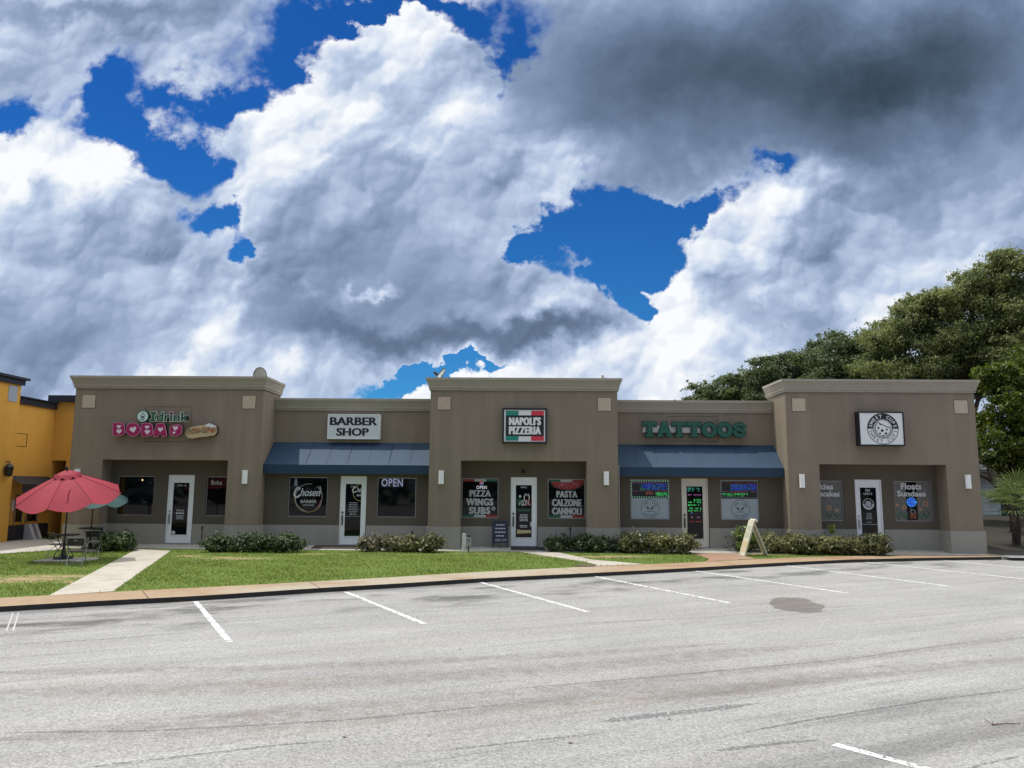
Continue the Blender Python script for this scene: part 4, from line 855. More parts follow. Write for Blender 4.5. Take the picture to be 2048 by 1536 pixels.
# ------------------------------------------------------------------ signs on the walls
def frame_box(mb, x0, x1, z0, z1, y0, y1, t, mi=None):
    for q in ((x0, x1, z0, z0+t), (x0, x1, z1-t, z1), (x0, x0+t, z0+t, z1-t), (x1-t, x1, z0+t, z1-t)): mb.box(q[0], q[1], y0, y1, q[2], q[3], mi)
def rect(a, b, c, d, Y):
    p = P(a, b, Y); q = P(c, d, Y); return p.x, q.x, q.z, p.z
# barber
y = YU-0.24; x0, x1, z0, z1 = rect(656, 828, 759.5, 878.5, y); h = (z1-z0)
t = thing('barber_sign', 'white light-box sign reading BARBER SHOP in black capitals', 'sign', ((x0+x1)/2, YU, z0))
mb = MB(); mb.box(x0+.03, x1-.03, y+.012, YU-.002, z0+.03, z1-.03); mb.build('panel', MT['sign_white'], t)
mb = MB(); frame_box(mb, x0, x1, z0, z1, y, YU-.003, 0.045); mb.build('frame', MT['sign_pale'], t)
for wd, q0, q1, f0_, f1_ in (('BARBER', .04, .945, .555, .875), ('SHOP', .17, .79, .13, .445)): mb = MB(); put_text(mb, wd, x0+(x1-x0)*q0, x0+(x1-x0)*q1, z0+h*f0_, z0+h*f1_, y+.008, bold=.015, heavy=.055); mb.build('lettering', MT['ink'], t)
# pizzeria
y = YT-0.17; x0, x1, z0, z1 = rect(1005, 816, 1094, 887, y); w, h = x1-x0, z1-z0
t = thing('pizzeria_sign', "black framed sign with green white red stripes reading NAPOLI'S PIZZERIA", 'sign', ((x0+x1)/2, YT, z0))
mb = MB(); frame_box(mb, x0, x1, z0, z1, y, YT-.002, 0.06); mb.build('frame', MT['ink'], t)
mb = MB(); mb.box(x0+.06, x1-.06, y+.02, YT-.003, z0+.06, z1-.06); mb.build('panel', MT['sign_pale'], t)
a, b = x0+w*.075, x1-w*.07; u = (b-a)/3
for zz in ((z0+h*.075, z0+h*.205), (z1-h*.205, z1-h*.075)):
    for q0, q1, m_ in ((a, a+u, 'flag_green'), (b-u, b, 'flag_red')): mb = MB(); mb.box(q0, q1, y+.012, y+.019, *zz); mb.build('stripe', MT[m_], t)
mb = MB(); mb.box(a, b, y+.011, y+.019, z0+h*.205, z1-h*.205); mb.build('banner', MT['ink'], t)
for wd, f0_, f1_ in (("NAPOLI'S", .515, .745), ('PIZZERIA', .255, .48)): mb = MB(); put_text(mb, wd, a+.11, b-.10, z0+h*f0_, z0+h*f1_, y+.008, bold=.02, heavy=.07, space=1.16); mb.build('lettering', MT['sign_pale'], t)
# sweet cups
y = YR-0.30; x0, x1, z0, z1 = rect(1716, 823, 1811, 892, y); w, h = x1-x0, z1-z0
t = thing('bakery_sign', 'white square sign with round black emblem reading SWEET CUPS', 'sign', ((x0+x1)/2, YR, z0))
mb = MB(); frame_box(mb, x0, x1, z0, z1, y, YR-.002, 0.045); mb.build('frame', MT['ink'], t)
mb = MB(); mb.box(x0+.045, x1-.045, y+.012, YR-.003, z0+.045, z1-.045); mb.build('panel', MT['sign_pale'], t)
def cup_emblem(par, cx, cz, r, y, small=False):
    mb = MB(); n = 40
    mb.ringplate(circ(cx, cz, r, n), circ(cx, cz, r*.965, n), y-.003, y+.001)
    top = [(cx+r*.97*math.cos(a), cz+r*.97*math.sin(a)) for a in np.linspace(0, math.pi, 26)]+[(cx+r*.62*math.cos(a), cz+r*.62*math.sin(a)) for a in np.linspace(math.pi, 0, 26)]
    V = [(p[0], y-.002, p[1]) for p in top]; m = 26
    mb.add(V, [(i, i+1, 2*m-2-i, 2*m-1-i) for i in range(m-1)])
    mb.ringplate(circ(cx, cz, r*.635, n), circ(cx, cz, r*.60, n), y-.003, y+.001); mb.ringplate(circ(cx, cz, r*.565, n), circ(cx, cz, r*.55, n), y-.003, y+.001)
    mb.build('emblem', MT['ink'], par)
    for wd in ('SWEET     ', '      CUPS'):
        mb = MB(); ring_text(mb, wd, cx, cz, r*.80, r*.21, y-.004, 90, 17.2); mb.build('lettering', MT['sign_pale'], par)
        mb = MB(); ring_text(mb, wd, cx, cz, r*.80, r*.21, y-.004, 270, 17.2, inward=True, bold=.0); mb.build('lettering', MT['ink'], par)
    # bitten cookie
    cr = r*.49; pts = [(cx+cr*math.cos(a), cz+cr*math.sin(a)) for a in np.linspace(R(118), R(372), 30)]
    bite = []
    for q in range(5):
        f = (q+.5)/5; A = Vector(pts[-1]).lerp(Vector(pts[0]), f); bite += [(A.x-cr*.14+.0, A.y-cr*.05), (A.x-cr*.02, A.y-cr*.17)]
    mb = MB(); mb.stroke(pts+bite[:], r*.035, y-.003, y+.001, closed=True)
    for (dx, dz, s) in ((-.28, .05, .09), (-.05, -.12, .12), (.18, -.30, .10), (-.2, -.3, .08), (-.15, .28, .07), (.25, -.05, .08), (.02, -.42, .06), (-.38, -.12, .05)): mb.plate(circ(cx+dx*r, cz+dz*r, s*r*.75, 9), y-.003, y+.001)
    mb.build('cookie', MT['ink'], par)
cup_emblem(t, (x0+x1)/2+.03*w, (z0+z1)/2, h*.455, y+.010)
# tattoos: green slab letters with bulb beads, on a white raceway
yb = YU-0.16; yf = YU-0.30
xa, xb, za, zb = rect(1285, 844, 1495, 874.6, yf)
t = thing('tattoo_sign', 'green slab letters reading TATTOOS edged with bulbs, on a white raceway', 'sign', ((xa+xb)/2, YU, za))
ra = rect(1285.5, 851.5, 1491, 866, YU-.12); mb = MB(); mb.box(ra[0], ra[1], YU-.12, YU-.002, ra[2], ra[3]); mb.build('raceway', MT['sign_pale'], t)
LW_ = (xb-xa)/7.45; H = zb-za
def slab(ch, x, w, z, h):
    st = w*.30; tb = h*.21; X = lambda f: x+w*f; Z = lambda f: z+h*f
    if ch == 'T':
        o = [(X(0), Z(1)), (X(1), Z(1)), (X(1), Z(.70)), (X(.86), Z(.70)), (X(.84), Z(.80)), (X(.66), Z(.80)), (X(.66), Z(.14)), (X(.78), Z(.12)), (X(.78), Z(0)), (X(.22), Z(0)), (X(.22), Z(.12)), (X(.34), Z(.14)), (X(.34), Z(.80)), (X(.16), Z(.80)), (X(.14), Z(.70)), (X(0), Z(.70))]
        cen = [[(X(.07), Z(.9)), (X(.93), Z(.9))], [(X(.5), Z(.85)), (X(.5), Z(.08))]]
        return [(o, None)], cen
    if ch == 'A':
        o = [(X(.36), Z(1)), (X(.66), Z(1)), (X(.96), Z(.13)), (X(1.03), Z(.12)), (X(1.03), Z(0)), (X(.62), Z(0)), (X(.62), Z(.12)), (X(.68), Z(.14)), (X(.65), Z(.26)), (X(.36), Z(.26)), (X(.32), Z(.14)), (X(.38), Z(.12)), (X(.38), Z(0)), (X(-.03), Z(0)), (X(-.03), Z(.12)), (X(.04), Z(.13))]
        hole = [(X(.50), Z(.78)), (X(.60), Z(.43)), (X(.40), Z(.43))]
        cen = [[(X(.13), Z(.1)), (X(.48), Z(.92))], [(X(.87), Z(.1)), (X(.53), Z(.92))], [(X(.32), Z(.34)), (X(.70), Z(.34))]]
        return [(o, None)], cen
    if ch == 'O':
        c = (X(.5), Z(.5)); return [(circ(*c, w*.52, 32, h*.51), circ(*c, w*.24, 32, h*.27))], [circ(*c, w*.38, 22, h*.39)]
    if ch == 'S':
        p = [(.86, .62), (.84, .80), (.66, .88), (.44, .88), (.22, .82), (.15, .69), (.24, .57), (.48, .51), (.72, .44), (.84, .32), (.78, .18), (.56, .11), (.34, .12), (.16, .20), (.13, .38)]
        q = [Vector((X(a), Z(b))) for a, b in p]; return [('stroke', q)], [[tuple(v) for v in q]]
x = xa; ADV = {'T': .98, 'A': .98, 'O': 1.02, 'S': .92}; tot = sum(ADV[c]*1.06 for c in 'TATTOOS'); U = (xb-xa)/tot
for i, ch in enumerate('TATTOOS'):
    w = ADV[ch]*U; shapes, cen = slab(ch, x, w, za-0.008*i*0, H); face = MB(); edge = MB(); bl = MB()
    for o, hole in shapes:
        if o == 'stroke':
            pts = resample([(v.x, v.y) for v in hole], 26); pts = [tuple(v) for v in pts]; face.stroke(pts, U*.235, yf, yf+.02); edge.stroke(pts, U*.30, yf+.008, yb)
            for e_ in (pts[0], pts[-1]): s_ = 1 if e_ == pts[0] else -1; face.box(e_[0]-U*.10, e_[0]+U*.12*s_+U*.02, yf+.001, yf+.02, e_[1]-H*.10, e_[1]+H*.10) if s_ > 0 else face.box(e_[0]-U*.11, e_[0]+U*.10, yf+.001, yf+.02, e_[1]-H*.10, e_[1]+H*.10)
        elif hole: face.ringplate(o, hole, yf, yf+.02); edge.ringplate(offset(o, .03), offset(hole, -.03), yf+.008, yb)
        else: face.plate(o, yf, yf+.02); edge.plate(offset(o, .03), yf+.008, yb)
    for c in cen:
        P2 = resample([Vector(v) for v in c], max(4, int(sum((Vector(c[k+1])-Vector(c[k])).length for k in range(len(c)-1))/.075)))
        for v in P2: bl.box(v.x-.010, v.x+.010, yf-.012, yf-.001, v.y-.009, v.y+.009)
    l = face.build('letter', MT['tattoo_green'], t); edge.build('letter_return', MT['dark_green'], l); bl.build('bulb', MT['bulb'], l); x += w+U*.06*ADV[ch]
# boba and sandwich
yf, yb = YT-.20, YT-.06
t = thing('bubble_tea_sign', 'magenta letters BOBA& under green Idrink lettering with a sandwich picture', 'sign', (P(330, 850, YT).x, YT, P(330, 890, YT).z))
def q(x, y): v = P(215+x/8.533, 805+y/8.533, yf); return (v.x, v.z)
def fat(pts): return [q(*p) for p in pts]
Bsh = [(100, 350), (180, 342), (245, 345), (285, 375), (288, 420), (268, 452), (298, 485), (298, 530), (262, 562), (180, 566), (95, 572), (82, 550), (95, 460), (92, 400)]
Osh = [(435+118*math.cos(a), 460+112*math.sin(a)) for a in np.linspace(0, 2*math.pi, 30, endpoint=False)]
Ash = [(845, 362), (955, 355), (968, 380), (1005, 555), (995, 575), (925, 578), (912, 535), (880, 535), (862, 578), (790, 580), (778, 560), (830, 400)]
Amp = [(1060, 440), (1090, 400), (1150, 380), (1225, 378), (1280, 400), (1275, 440), (1240, 475), (1275, 490), (1255, 510), (1265, 530), (1225, 560), (1160, 572), (1095, 568), (1055, 535), (1060, 500), (1085, 480)]
LET = [('B', Bsh, ((195, 412, 75), (198, 492, 92))), ('O', Osh, ((437, 460, 115),)), ('B', [(x+483, y+8) for x, y in Bsh], ((677, 420, 75), (682, 502, 92))), ('A', Ash, ((905, 460, 90),)), ('&', Amp, ((1160, 440, 88), (1135, 515, 50)))]
mpp = abs(q(1, 0)[0]-q(0, 0)[0])
for ch, sh, hs in LET:
    pts = fat(sh); pts = [tuple(v) for v in smooth([Vector(p) for p in pts]+[Vector(pts[0])], 1)][:-1] if ch in 'B&' else pts
    mb = MB(); mb.plate(offset(pts, -.003), yf, yf+.02); l = mb.build('letter', MT['magenta'], t)
    mb = MB(); mb.plate(offset(pts, .016), yf+.006, yf+.03); mb.build('letter_edge', MT['pink_edge'], l); mb = MB(); mb.plate(offset(pts, .012), yf+.031, yb); mb.build('letter_return', MT['ink'], l)
    mb = MB()
    for (hx, hy, s) in hs: c = q(hx, hy); mb.plate(heart(c[0], c[1], s*mpp, .25 if ch == 'O' else 0), yf-.008, yf-.001)
    mb.build('heart', MT['heart_white'], l)
a = q(720, 318); b = q(1385, 160)
mb = MB(); I_ = 720; sx = 1
def slab_i(mb, grow, y0, y1):
    g = grow
    o = [(728-g, 160-g), (835+g, 160-g), (835+g, 190+g), (805+g, 195+g), (790+g, 285-g), (818+g, 292-g), (812+g, 318+g), (718-g, 318+g), (722-g, 290-g), (750-g, 285-g), (765-g, 195+g), (732-g, 188+g)]
    mb.plate([q(*p) for p in o], y0, y1)
e_ = MB(); slab_i(e_, 9, yf+.01, yf+.03); x0_, z0_ = q(830, 318); x1_, z1_ = q(1385, 165); put_text(e_, 'drink', x0_-.02, x1_+.02, z0_-.02, z1_+.02, yf+.012, bold=.03, heavy=.05); le = e_.build('lettering_edge', MT['letter_edge'], t)
e_ = MB(); e_.box(q(740, 0)[0], q(1372, 0)[0], yf+.031, yb, q(0, 305)[1], q(0, 225)[1]); e_.build('lettering_return', MT['ink'], t)
mb = MB(); slab_i(mb, 0, yf, yf+.009); put_text(mb, 'drink', x0_, x1_, z0_, z1_, yf+.004, bold=.012, heavy=.02)
mb.build('lettering', MT['drink_green'], t)
mb = MB(); c = q(1083, 180); mb.plate(heart(*c, 75*mpp), yf+.005, yf+.03); hb = mb.build('heart', MT['pink_edge'], t); mb = MB(); mb.plate(heart(*c, 42*mpp), yf, yf+.004); mb.build('heart_core', MT['ink'], hb)
c = q(600, 238); mb = MB(); mb.plate(circ(*c, 90*mpp, 30), yf, yf+.02); dk = mb.build('round_badge', MT['pale_mint'], t); mb = MB(); mb.plate(circ(*c, 100*mpp, 30), yf+.005, yb); mb.build('badge_return', MT['drink_green'], dk)
mb = MB(); c2 = lambda a, b: q(600+a, 238+b)
mb.stroke([c2(-28, -20), c2(-20, 55), c2(20, 55), c2(28, -20)], .018, yf-.004, yf-.001); mb.plate([c2(-25, -5), c2(25, -5), c2(22, 25), c2(-22, 25)], yf-.005, yf-.001); mb.stroke([c2(-30, -20), c2(-20, -42), c2(0, -50), c2(20, -42), c2(30, -20)], .015, yf-.004, yf-.001); mb.stroke([c2(0, -50), c2(4, -75)], .015, yf-.004, yf-.001); mb.box(q(555, 0)[0], q(648, 0)[0], yf-.004, yf-.001, q(0, 297)[1], q(0, 290)[1]); mb.build('cup_drawing', MT['logo_ink'], dk)
# sandwich cut-out
sh = [(1325, 530), (1350, 470), (1420, 420), (1520, 395), (1650, 378), (1740, 352), (1800, 375), (1850, 400), (1868, 450), (1860, 520), (1820, 560), (1700, 580), (1560, 595), (1450, 615), (1390, 612), (1340, 575)]
mb = MB(); mb.plate([q(*p) for p in sh], yf+.01, yf+.03); sw = mb.build('sandwich_panel', MT['bread'], t); mb = MB(); mb.plate(offset([q(*p) for p in sh], .012), yf+.031, yb); mb.build('panel_return', MT['ink'], sw)
mb = MB(); mb.plate([q(*p) for p in ((1670, 376), (1740, 354), (1800, 377), (1848, 402), (1840, 445), (1760, 425), (1680, 410))], yf+.002, yf+.009); mb.build('wrapper', MT['wrapper'], sw)
rd = random.Random(3)
for nm, mt, cnt, lo in (('filling', 'filling', 46, (1340, 1850)), ('tomato', 'tomato', 22, (1440, 1850)), ('lettuce', 'lettuce', 16, (1360, 1780))):
    mb = MB()
    for _ in range(cnt):
        u_ = rd.uniform(*lo); v_ = 500-(u_-1340)*0.09+rd.uniform(-38, 38); c = q(u_, v_); mb.plate(circ(*c, rd.uniform(12, 28)*mpp, 7, rd.uniform(9, 22)*mpp, rd.random()*3), yf+.004-.0001*_, yf+.009)
    mb.build(nm, MT[mt], sw)
# ------------------------------------------------------------------ lettering and displays on the glass
def deco(k): return WINOBJ[k]
GOLD = 'gold_vinyl'
# left bay
w, a, b, y = deco(0); c = P(285, 960, y); mb = MB(); mb.plate(circ(c.x, c.z, .03, 10), y-.004, y); mb.build('lamp_glow', MT['ceiling_lamp'], w)
c = P(303, 1016, y); mb = MB(); mb.stroke([(c.x-.09, c.z+.05), (c.x-.03, c.z+.07), (c.x-.06, c.z-.05), (c.x+.02, c.z+.05), (c.x+.05, c.z-.04), (c.x+.09, c.z+.06)], .018, y-.004, y); mb.build('lettering', MT['red_line'], w)
w, a, b, y = deco(1); mb = MB(); c = P(432, 963, y); put_text(mb, 'Boba', c.x-.17, c.x+.22, c.z-.12, c.z+.05, y-.002, bold=.01); mb.build('lettering', MT['pale_vinyl'], w)
d, g0, g1, z0, z1, y = DOOROBJ[0]
mb = MB(); put_text(mb, '556--A', g0+.12, g1-.12, z1-.13, z1-.05, y-.002); scribble(mb, g0+.05, g1-.05, 1.02, 1.10, 1, y-.002, seed=1, fill=1); put_text(mb, 'Idrink', g0+.15, g1-.15, 1.12, 1.20, y-.002); scribble(mb, g0+.10, g1-.10, .84, 1.0, 4, y-.002, seed=2, thick=.4); mb.build('lettering', MT['white_vinyl'], d)
mb = MB(); mb.box(g0+.02, g0+.14, y-.004, y, z0+.03, z0+.13); mb.build('paper_notice', MT['white_vinyl'], d)
# barber bay
def barber_emblem(par, cx, cz, r, y, colour, half=False, ring=None):
    mb = MB(); n = 40
    if half: arc = [(cx+r*math.cos(A), cz+r*math.sin(A)) for A in np.linspace(R(75), R(285), 26)]; mb.stroke(arc, r*.055, y-.003, y); mb.build('emblem_ring', MT[ring or colour], par)
    else:
        for (a0, a1) in ((-55, 55), (78, 262)): mb.stroke([(cx+r*math.cos(A), cz+r*math.sin(A)) for A in np.linspace(R(a0), R(a1), 24)], r*.035, y-.003, y)
        mb.build('emblem_ring', MT['pale_vinyl'], par); mb = MB(); mb.stroke([(cx+r*1.06*math.cos(A), cz+r*1.06*math.sin(A)) for A in np.linspace(R(150), R(330), 26)], r*.03, y-.003, y); mb.build('emblem_ring', MT[GOLD], par)
    mb = MB(); wd = 'Chosen'; e = r*1.02
    C = [(-.78, .40), (-.70, .55), (-.80, .62), (-.95, .50), (-1.06, .22), (-1.08, -.02), (-.98, -.17), (-.82, -.16), (-.66, .0)]
    if half: mb.stroke([(cx+u_*r, cz+.18*r+v_*r*.9) for u_, v_ in C], r*.13, y-.004, y); put_text(mb, 'ho', cx-.62*r, cx-.02*r, cz+.05*r, cz+.70*r, y-.004, shear=.35, bold=.02)
    else: mb.stroke([(cx+u_*r, cz+.18*r+v_*r*.9) for u_, v_ in C], r*.13, y-.004, y); put_text(mb, 'hosen', cx-.66*r, cx+.86*r, cz+.10*r, cz+.66*r, y-.004, shear=.35, heavy=.03)
    mb.build('lettering', MT[colour], par); mb = MB()
    if half: put_text(mb, 'BAR', cx-.55*r, cx-.02*r, cz-.42*r, cz-.20*r, y-.004, bold=.03); mb.build('lettering', MT[colour], par); return
    put_text(mb, 'BARBER', cx-.60*r, cx+.62*r, cz-.40*r, cz-.18*r, y-.004, bold=.02); put_text(mb, 'LOUNGE', cx-.42*r, cx+.42*r, cz-.62*r, cz-.48*r, y-.004, bold=.01); mb.build('lettering', MT['pale_vinyl'], par)
    mb = MB(); mb.stroke([(cx+.92*r, cz-.15*r), (cx+.80*r, cz-.5*r), (cx+.62*r, cz-.78*r)], r*.10, y-.004, y); mb.build('razor_handle', MT['red_line'], par); mb = MB(); mb.stroke([(cx+.92*r, cz+.32*r), (cx+.80*r, cz+.85*r)], r*.07, y-.004, y); mb.build('razor_blade', MT['pale_vinyl'], par)
w, a, b, y = deco(2); c = P(617.5, 995, y); barber_emblem(w, c.x, c.z, .485, y, 'white_vinyl')
mb = MB(); c = P(592, 964, y)
mb.lathe((c.x, y+.0, c.z-.12), [(.03, -.02), (.05, 0), (.05, .10), (.065, .11), (.065, .13), (.05, .14), (.05, .20), (.02, .25)], 10); mb.build('barber_pole_decal', MT['frosted'], w)
d, g0, g1, z0, z1, y = DOOROBJ[1]; barber_emblem(d, g1, 1.83, .30, y, 'white_vinyl', True, GOLD)
mb = MB(); put_text(mb, '556--B', g0+.16, g0+.38, z1-.12, z1-.05, y-.002, shear=.25); scribble(mb, g0+.05, g1-.05, 1.02, 1.50, 8, y-.002, seed=5, thick=.32); mb.box(g0+.02, g1-.02, y-.004, y-.001, .985, .993); mb.build('lettering', MT['pale_vinyl'], d)
# pizza bay
def stripes(par, a, b, z0, z1, y, order):
    u_ = (b-a)/3
    for i, m_ in enumerate(order): mb = MB(); mb.box(a+u_*i+.001, a+u_*(i+1)-.001, y-.004, y, z0, z1); mb.build('stripe', MT[m_], par)
w, a, b, y = deco(4); t_ = .032; A, B = a+t_, b-t_; A0 = -2.19
stripes(w, A, B, WZ1-.032-.085, WZ1-.034, y, ('vinyl_red', 'pale_vinyl', 'vinyl_green')); stripes(w, A, B, WZ0+.034, WZ0+.034+.085, y, ('vinyl_green', 'pale_vinyl', 'vinyl_red'))
for tx, (l, t0, r_, b0) in (('PIZZA', (939, 980.5, 982, 993)), ('WINGS', (932, 997, 987, 1011)), ('SUBS', (937.5, 1014, 981, 1028))): p0 = P(l, b0, y); p1 = P(r_, t0, y); mb = MB(); put_text(mb, tx, p0.x, p1.x, p0.z, p1.z, y-.003, bold=.02, heavy=.065, space=1.14); mb.build('lettering', MT['pale_vinyl'], w)
c = P(987, 1017, y); mb = MB()
for k in range(5): mb.plate(circ(c.x+.05*math.cos(k*1.257), c.z+.05*math.sin(k*1.257), .028, 8), y-.004, y)
mb.build('blossom_decal', MT['pale_vinyl'], w)
w, a, b, y = deco(5); A, B = a+t_, b-t_
stripes(w, A, B, WZ1-.032-.075, WZ1-.034, y, ('vinyl_green', 'pale_vinyl', 'vinyl_red')); stripes(w, A, B, WZ0+.034, WZ0+.034+.085, y, ('vinyl_green', 'pale_vinyl', 'vinyl_red'))
for tx, (l, t0, r_, b0) in (('PASTA', (1112.5, 982, 1155, 995)), ('CALZONE', (1104, 998.5, 1163.5, 1012.5)), ('CANNOLI', (1104, 1015.5, 1163.5, 1029))): p0 = P(l, b0, y); p1 = P(r_, t0, y); mb = MB(); put_text(mb, tx, p0.x, p1.x, p0.z, p1.z, y-.003, bold=.02, heavy=.065, space=1.14); mb.build('lettering', MT['pale_vinyl'], w)
p0 = P(1134.5, 963, y); top = WZ1-.115; half = [(p0.x+.60*math.cos(A_), top+.02-.30*abs(math.sin(A_))) for A_ in np.linspace(0, math.pi, 26)]
mb = MB(); mb.stroke(half, .045, y-.004, y); pz = mb.build('pizza_crust', MT['brown'], w); mb = MB(); mb.plate([(p0.x+(x_-p0.x)*.95, z_+.012) for x_, z_ in half], y-.0035, y-.0005); mb.build('pizza_top', MT['vinyl_red'], w)
mb = MB(); rd = random.Random(9)
for _ in range(46):
    A_ = rd.uniform(.1, 3.04); q_ = rd.random()**.6*.9; cx, cz = p0.x+.55*q_*math.cos(A_), top+.015-.26*q_*math.sin(A_); mb.plate(circ(cx, cz, rd.uniform(.012, .045), 6, .009, 0), y-.006, y-.004)
mb.build('pizza_topping', MT['pink_edge'], w)
d, g0, g1, z0, z1, y = DOOROBJ[2]
mb = MB(); put_text(mb, 'SUITE C', g0+.17, g1-.17, z1-.10, z1-.05, y-.002, bold=.03); scribble(mb, g0+.06, g1-.06, .86, 1.12, 5, y-.002, seed=11, thick=.5); scribble(mb, g0+.10, g1-.10, .64, .74, 2, y-.002, seed=12, thick=.5, fill=.95); mb.box(g1-.05, g1-.005, y-.004, y, .68, .84); mb.plate(circ(g0+.15, 1.74, .045, 14), y-.004, y); mb.stroke([(g0+.30, 1.55), (g0+.30, 1.75), (g0+.36, 1.84), (g0+.40, 1.76), (g0+.44, 1.84), (g0+.48, 1.74), (g0+.47, 1.55)], .035, y-.004, y); put_text(mb, 'PIZZA', g0+.12, g1-.06, 1.42, 1.60, y-.004, bold=.03); mb.build('lettering', MT['white_vinyl'], d)
mb = MB(); put_text(mb, 'PI', g0+.05, g0+.20, 1.42, 1.66, y-.006, bold=.03); mb.box(g0+.05, g1-.05, y-.004, y, 1.22, 1.29); mb.build('lettering', MT['vinyl_green'], d); mb = MB(); put_text(mb, 'ZA', g1-.22, g1-.03, 1.42, 1.64, y-.006, bold=.03); mb.build('lettering', MT['vinyl_red'], d)
mb = MB(); mb.plate([(g0+.04, .43), (g1-.02, .46), (g1-.04, .56), (g0+.25, .55), (g0+.06, .58)], y-.004, y); mb.build('yellow_notice', MT['sandwich_yellow'], d)
# tattoo bay: frosted lower panes with a round stamp
for k in (6, 7):
    w, a, b, y = deco(k); z_ = WZ0+.02; zt = 1.715; mb = MB(); mb.box(a+.034, b-.034, y-.003, y, WZ0+.034, zt); fp = mb.build('frosted_film', MT['frosted'], w)
    cx, cz, r = (a+b)/2+(.0 if k == 6 else .02), (WZ0+zt)/2+.0, .335; yy = y-.004; mb = MB(); mb.ringplate(circ(cx, cz, r, 40), circ(cx, cz, r*.955, 40), yy-.002, yy+.0005)
    ring_text(mb, 'INK INK', cx, cz, r*.72, r*.22, yy-.002, 90, 22); ring_text(mb, 'TATTOOS', cx, cz, r*.74, r*.21, yy-.002, 270, 17, inward=True)
    mb.stroke([(cx-.42*r, cz+.26*r), (cx-.05*r, cz-.05*r), (cx+.36*r, cz+.28*r)][:2], r*.09, yy-.002, yy); mb.stroke([(cx+.42*r, cz+.26*r), (cx+.05*r, cz-.05*r)], r*.09, yy-.002, yy); mb.plate(circ(cx-.25*r, cz+.06*r, r*.11, 8), yy-.002, yy); mb.plate(circ(cx+.25*r, cz+.06*r, r*.11, 8), yy-.002, yy)
    mb.stroke([(cx-.36*r, cz-.24*r), (cx-.2*r, cz-.31*r), (cx, cz-.22*r), (cx+.2*r, cz-.31*r), (cx+.36*r, cz-.24*r)], r*.06, yy-.002, yy)
    mb.build('stamp', MT['logo_ink'], w)
def led_board(k, label):
    w, a, b, y = deco(k); z0, z1 = 1.73, WZ1-.036; t = thing('led_sign', label, 'led sign', ((a+b)/2, y, z0), 'led boards in the tattoo windows')
    mb = MB(); mb.box(a+.034, b-.034, y-.022, y-.001, z0, z1); mb.build('board', MT['black'], t); yy = y-.024; rd = random.Random(k)
    def dashes(x0, x1, z, n, h, m_, fill=.6):
        mb = MB()
        for i in range(n):
            if rd.random() < fill: xx = x0+(x1-x0)*i/n; mb.box(xx, xx+(x1-x0)/n*rd.uniform(.35, .95), yy-.002, yy+.001, z-h/2, z+h/2)
        return mb.build('light_row', MT[m_], t) if mb.v else None
    A, B = a+.08, b-.08; W_ = B-A
    mb = MB(); st = .085 if k == 6 else .065; hh = .012 if k == 6 else .011; q_ = 0
    xx = a+.05
    while xx < b-.07: mb.box(xx, xx+.034, yy-.002, yy+.001, z1-.03, z1-.03+hh*1.6); mb.box(xx, xx+.03, yy-.002, yy+.001, z0+.012, z0+.012+hh*1.6); xx += st
    zz = z0+.05
    while zz < z1-.05: mb.box(a+.04, a+.056, yy-.002, yy+.001, zz, zz+.03); mb.box(b-.056, b-.04, yy-.002, yy+.001, zz, zz+.03); zz += st
    mb.build('border_lights', MT['led_mint' if k == 6 else 'frosted'], t)
    c0 = A+W_*.22
    dashes(A, B, z1-.085, 16, .010, 'led_pink' if k == 6 else 'led_red', .9)
    for i in range(6):
        zr = z1-.125-i*.037; dashes(c0+rd.uniform(0, .12), B, zr, 22, .026, 'led_blue', .75); dashes(c0, B-.1, zr-.010, 20, .009, rd.choice(['led_cyan', 'led_green', 'led_teal']), .5)
    dashes(A, B, z0+.235, 20, .010, 'led_pink', .8)
    if k == 6: dashes(c0+.22, c0+.50, z0+.15, 6, .05, 'led_orange', .8); dashes(B-.42, B, z0+.15, 10, .06, 'led_green', .75); dashes(B-.38, B, z0+.09, 10, .03, 'led_green', .8)
    else: dashes(A, A+W_*.75, z0+.15, 18, .045, 'led_green', .8); dashes(A, A+W_*.65, z0+.085, 14, .03, 'led_green', .7); dashes(A+.35, A+.8, z0+.20, 8, .015, 'led_red', .8)
led_board(6, 'lit colour led board in the left tattoo window, bright green border'); led_board(7, 'lit colour led board in the right tattoo window, dim border')
d, g0, g1, z0, z1, y = DOOROBJ[3]; rd = random.Random(21)
for i, (zz, m_, h_) in enumerate(((2.06, 'led_teal', .10), (1.98, 'led_teal', .05), (1.84, 'led_pink', .035), (1.66, 'led_green', .07), (1.58, 'led_green', .05), (1.48, 'led_green', .07), (1.36, 'led_green', .06), (1.28, 'led_green', .05), (1.20, 'led_cyan', .06), (1.05, 'led_pink', .06), (.90, 'led_red', .035))):
    mb = MB(); n = 9
    for j in range(n):
        if rd.random() < .62: xx = g0+.05+(g1-g0-.1)*j/n; mb.box(xx, xx+rd.uniform(.02, .05), y-.004, y, zz-h_/2*rd.uniform(.5, 1), zz+h_/2*rd.uniform(.5, 1))
    if mb.v: mb.build('neon_row', MT[m_], d)
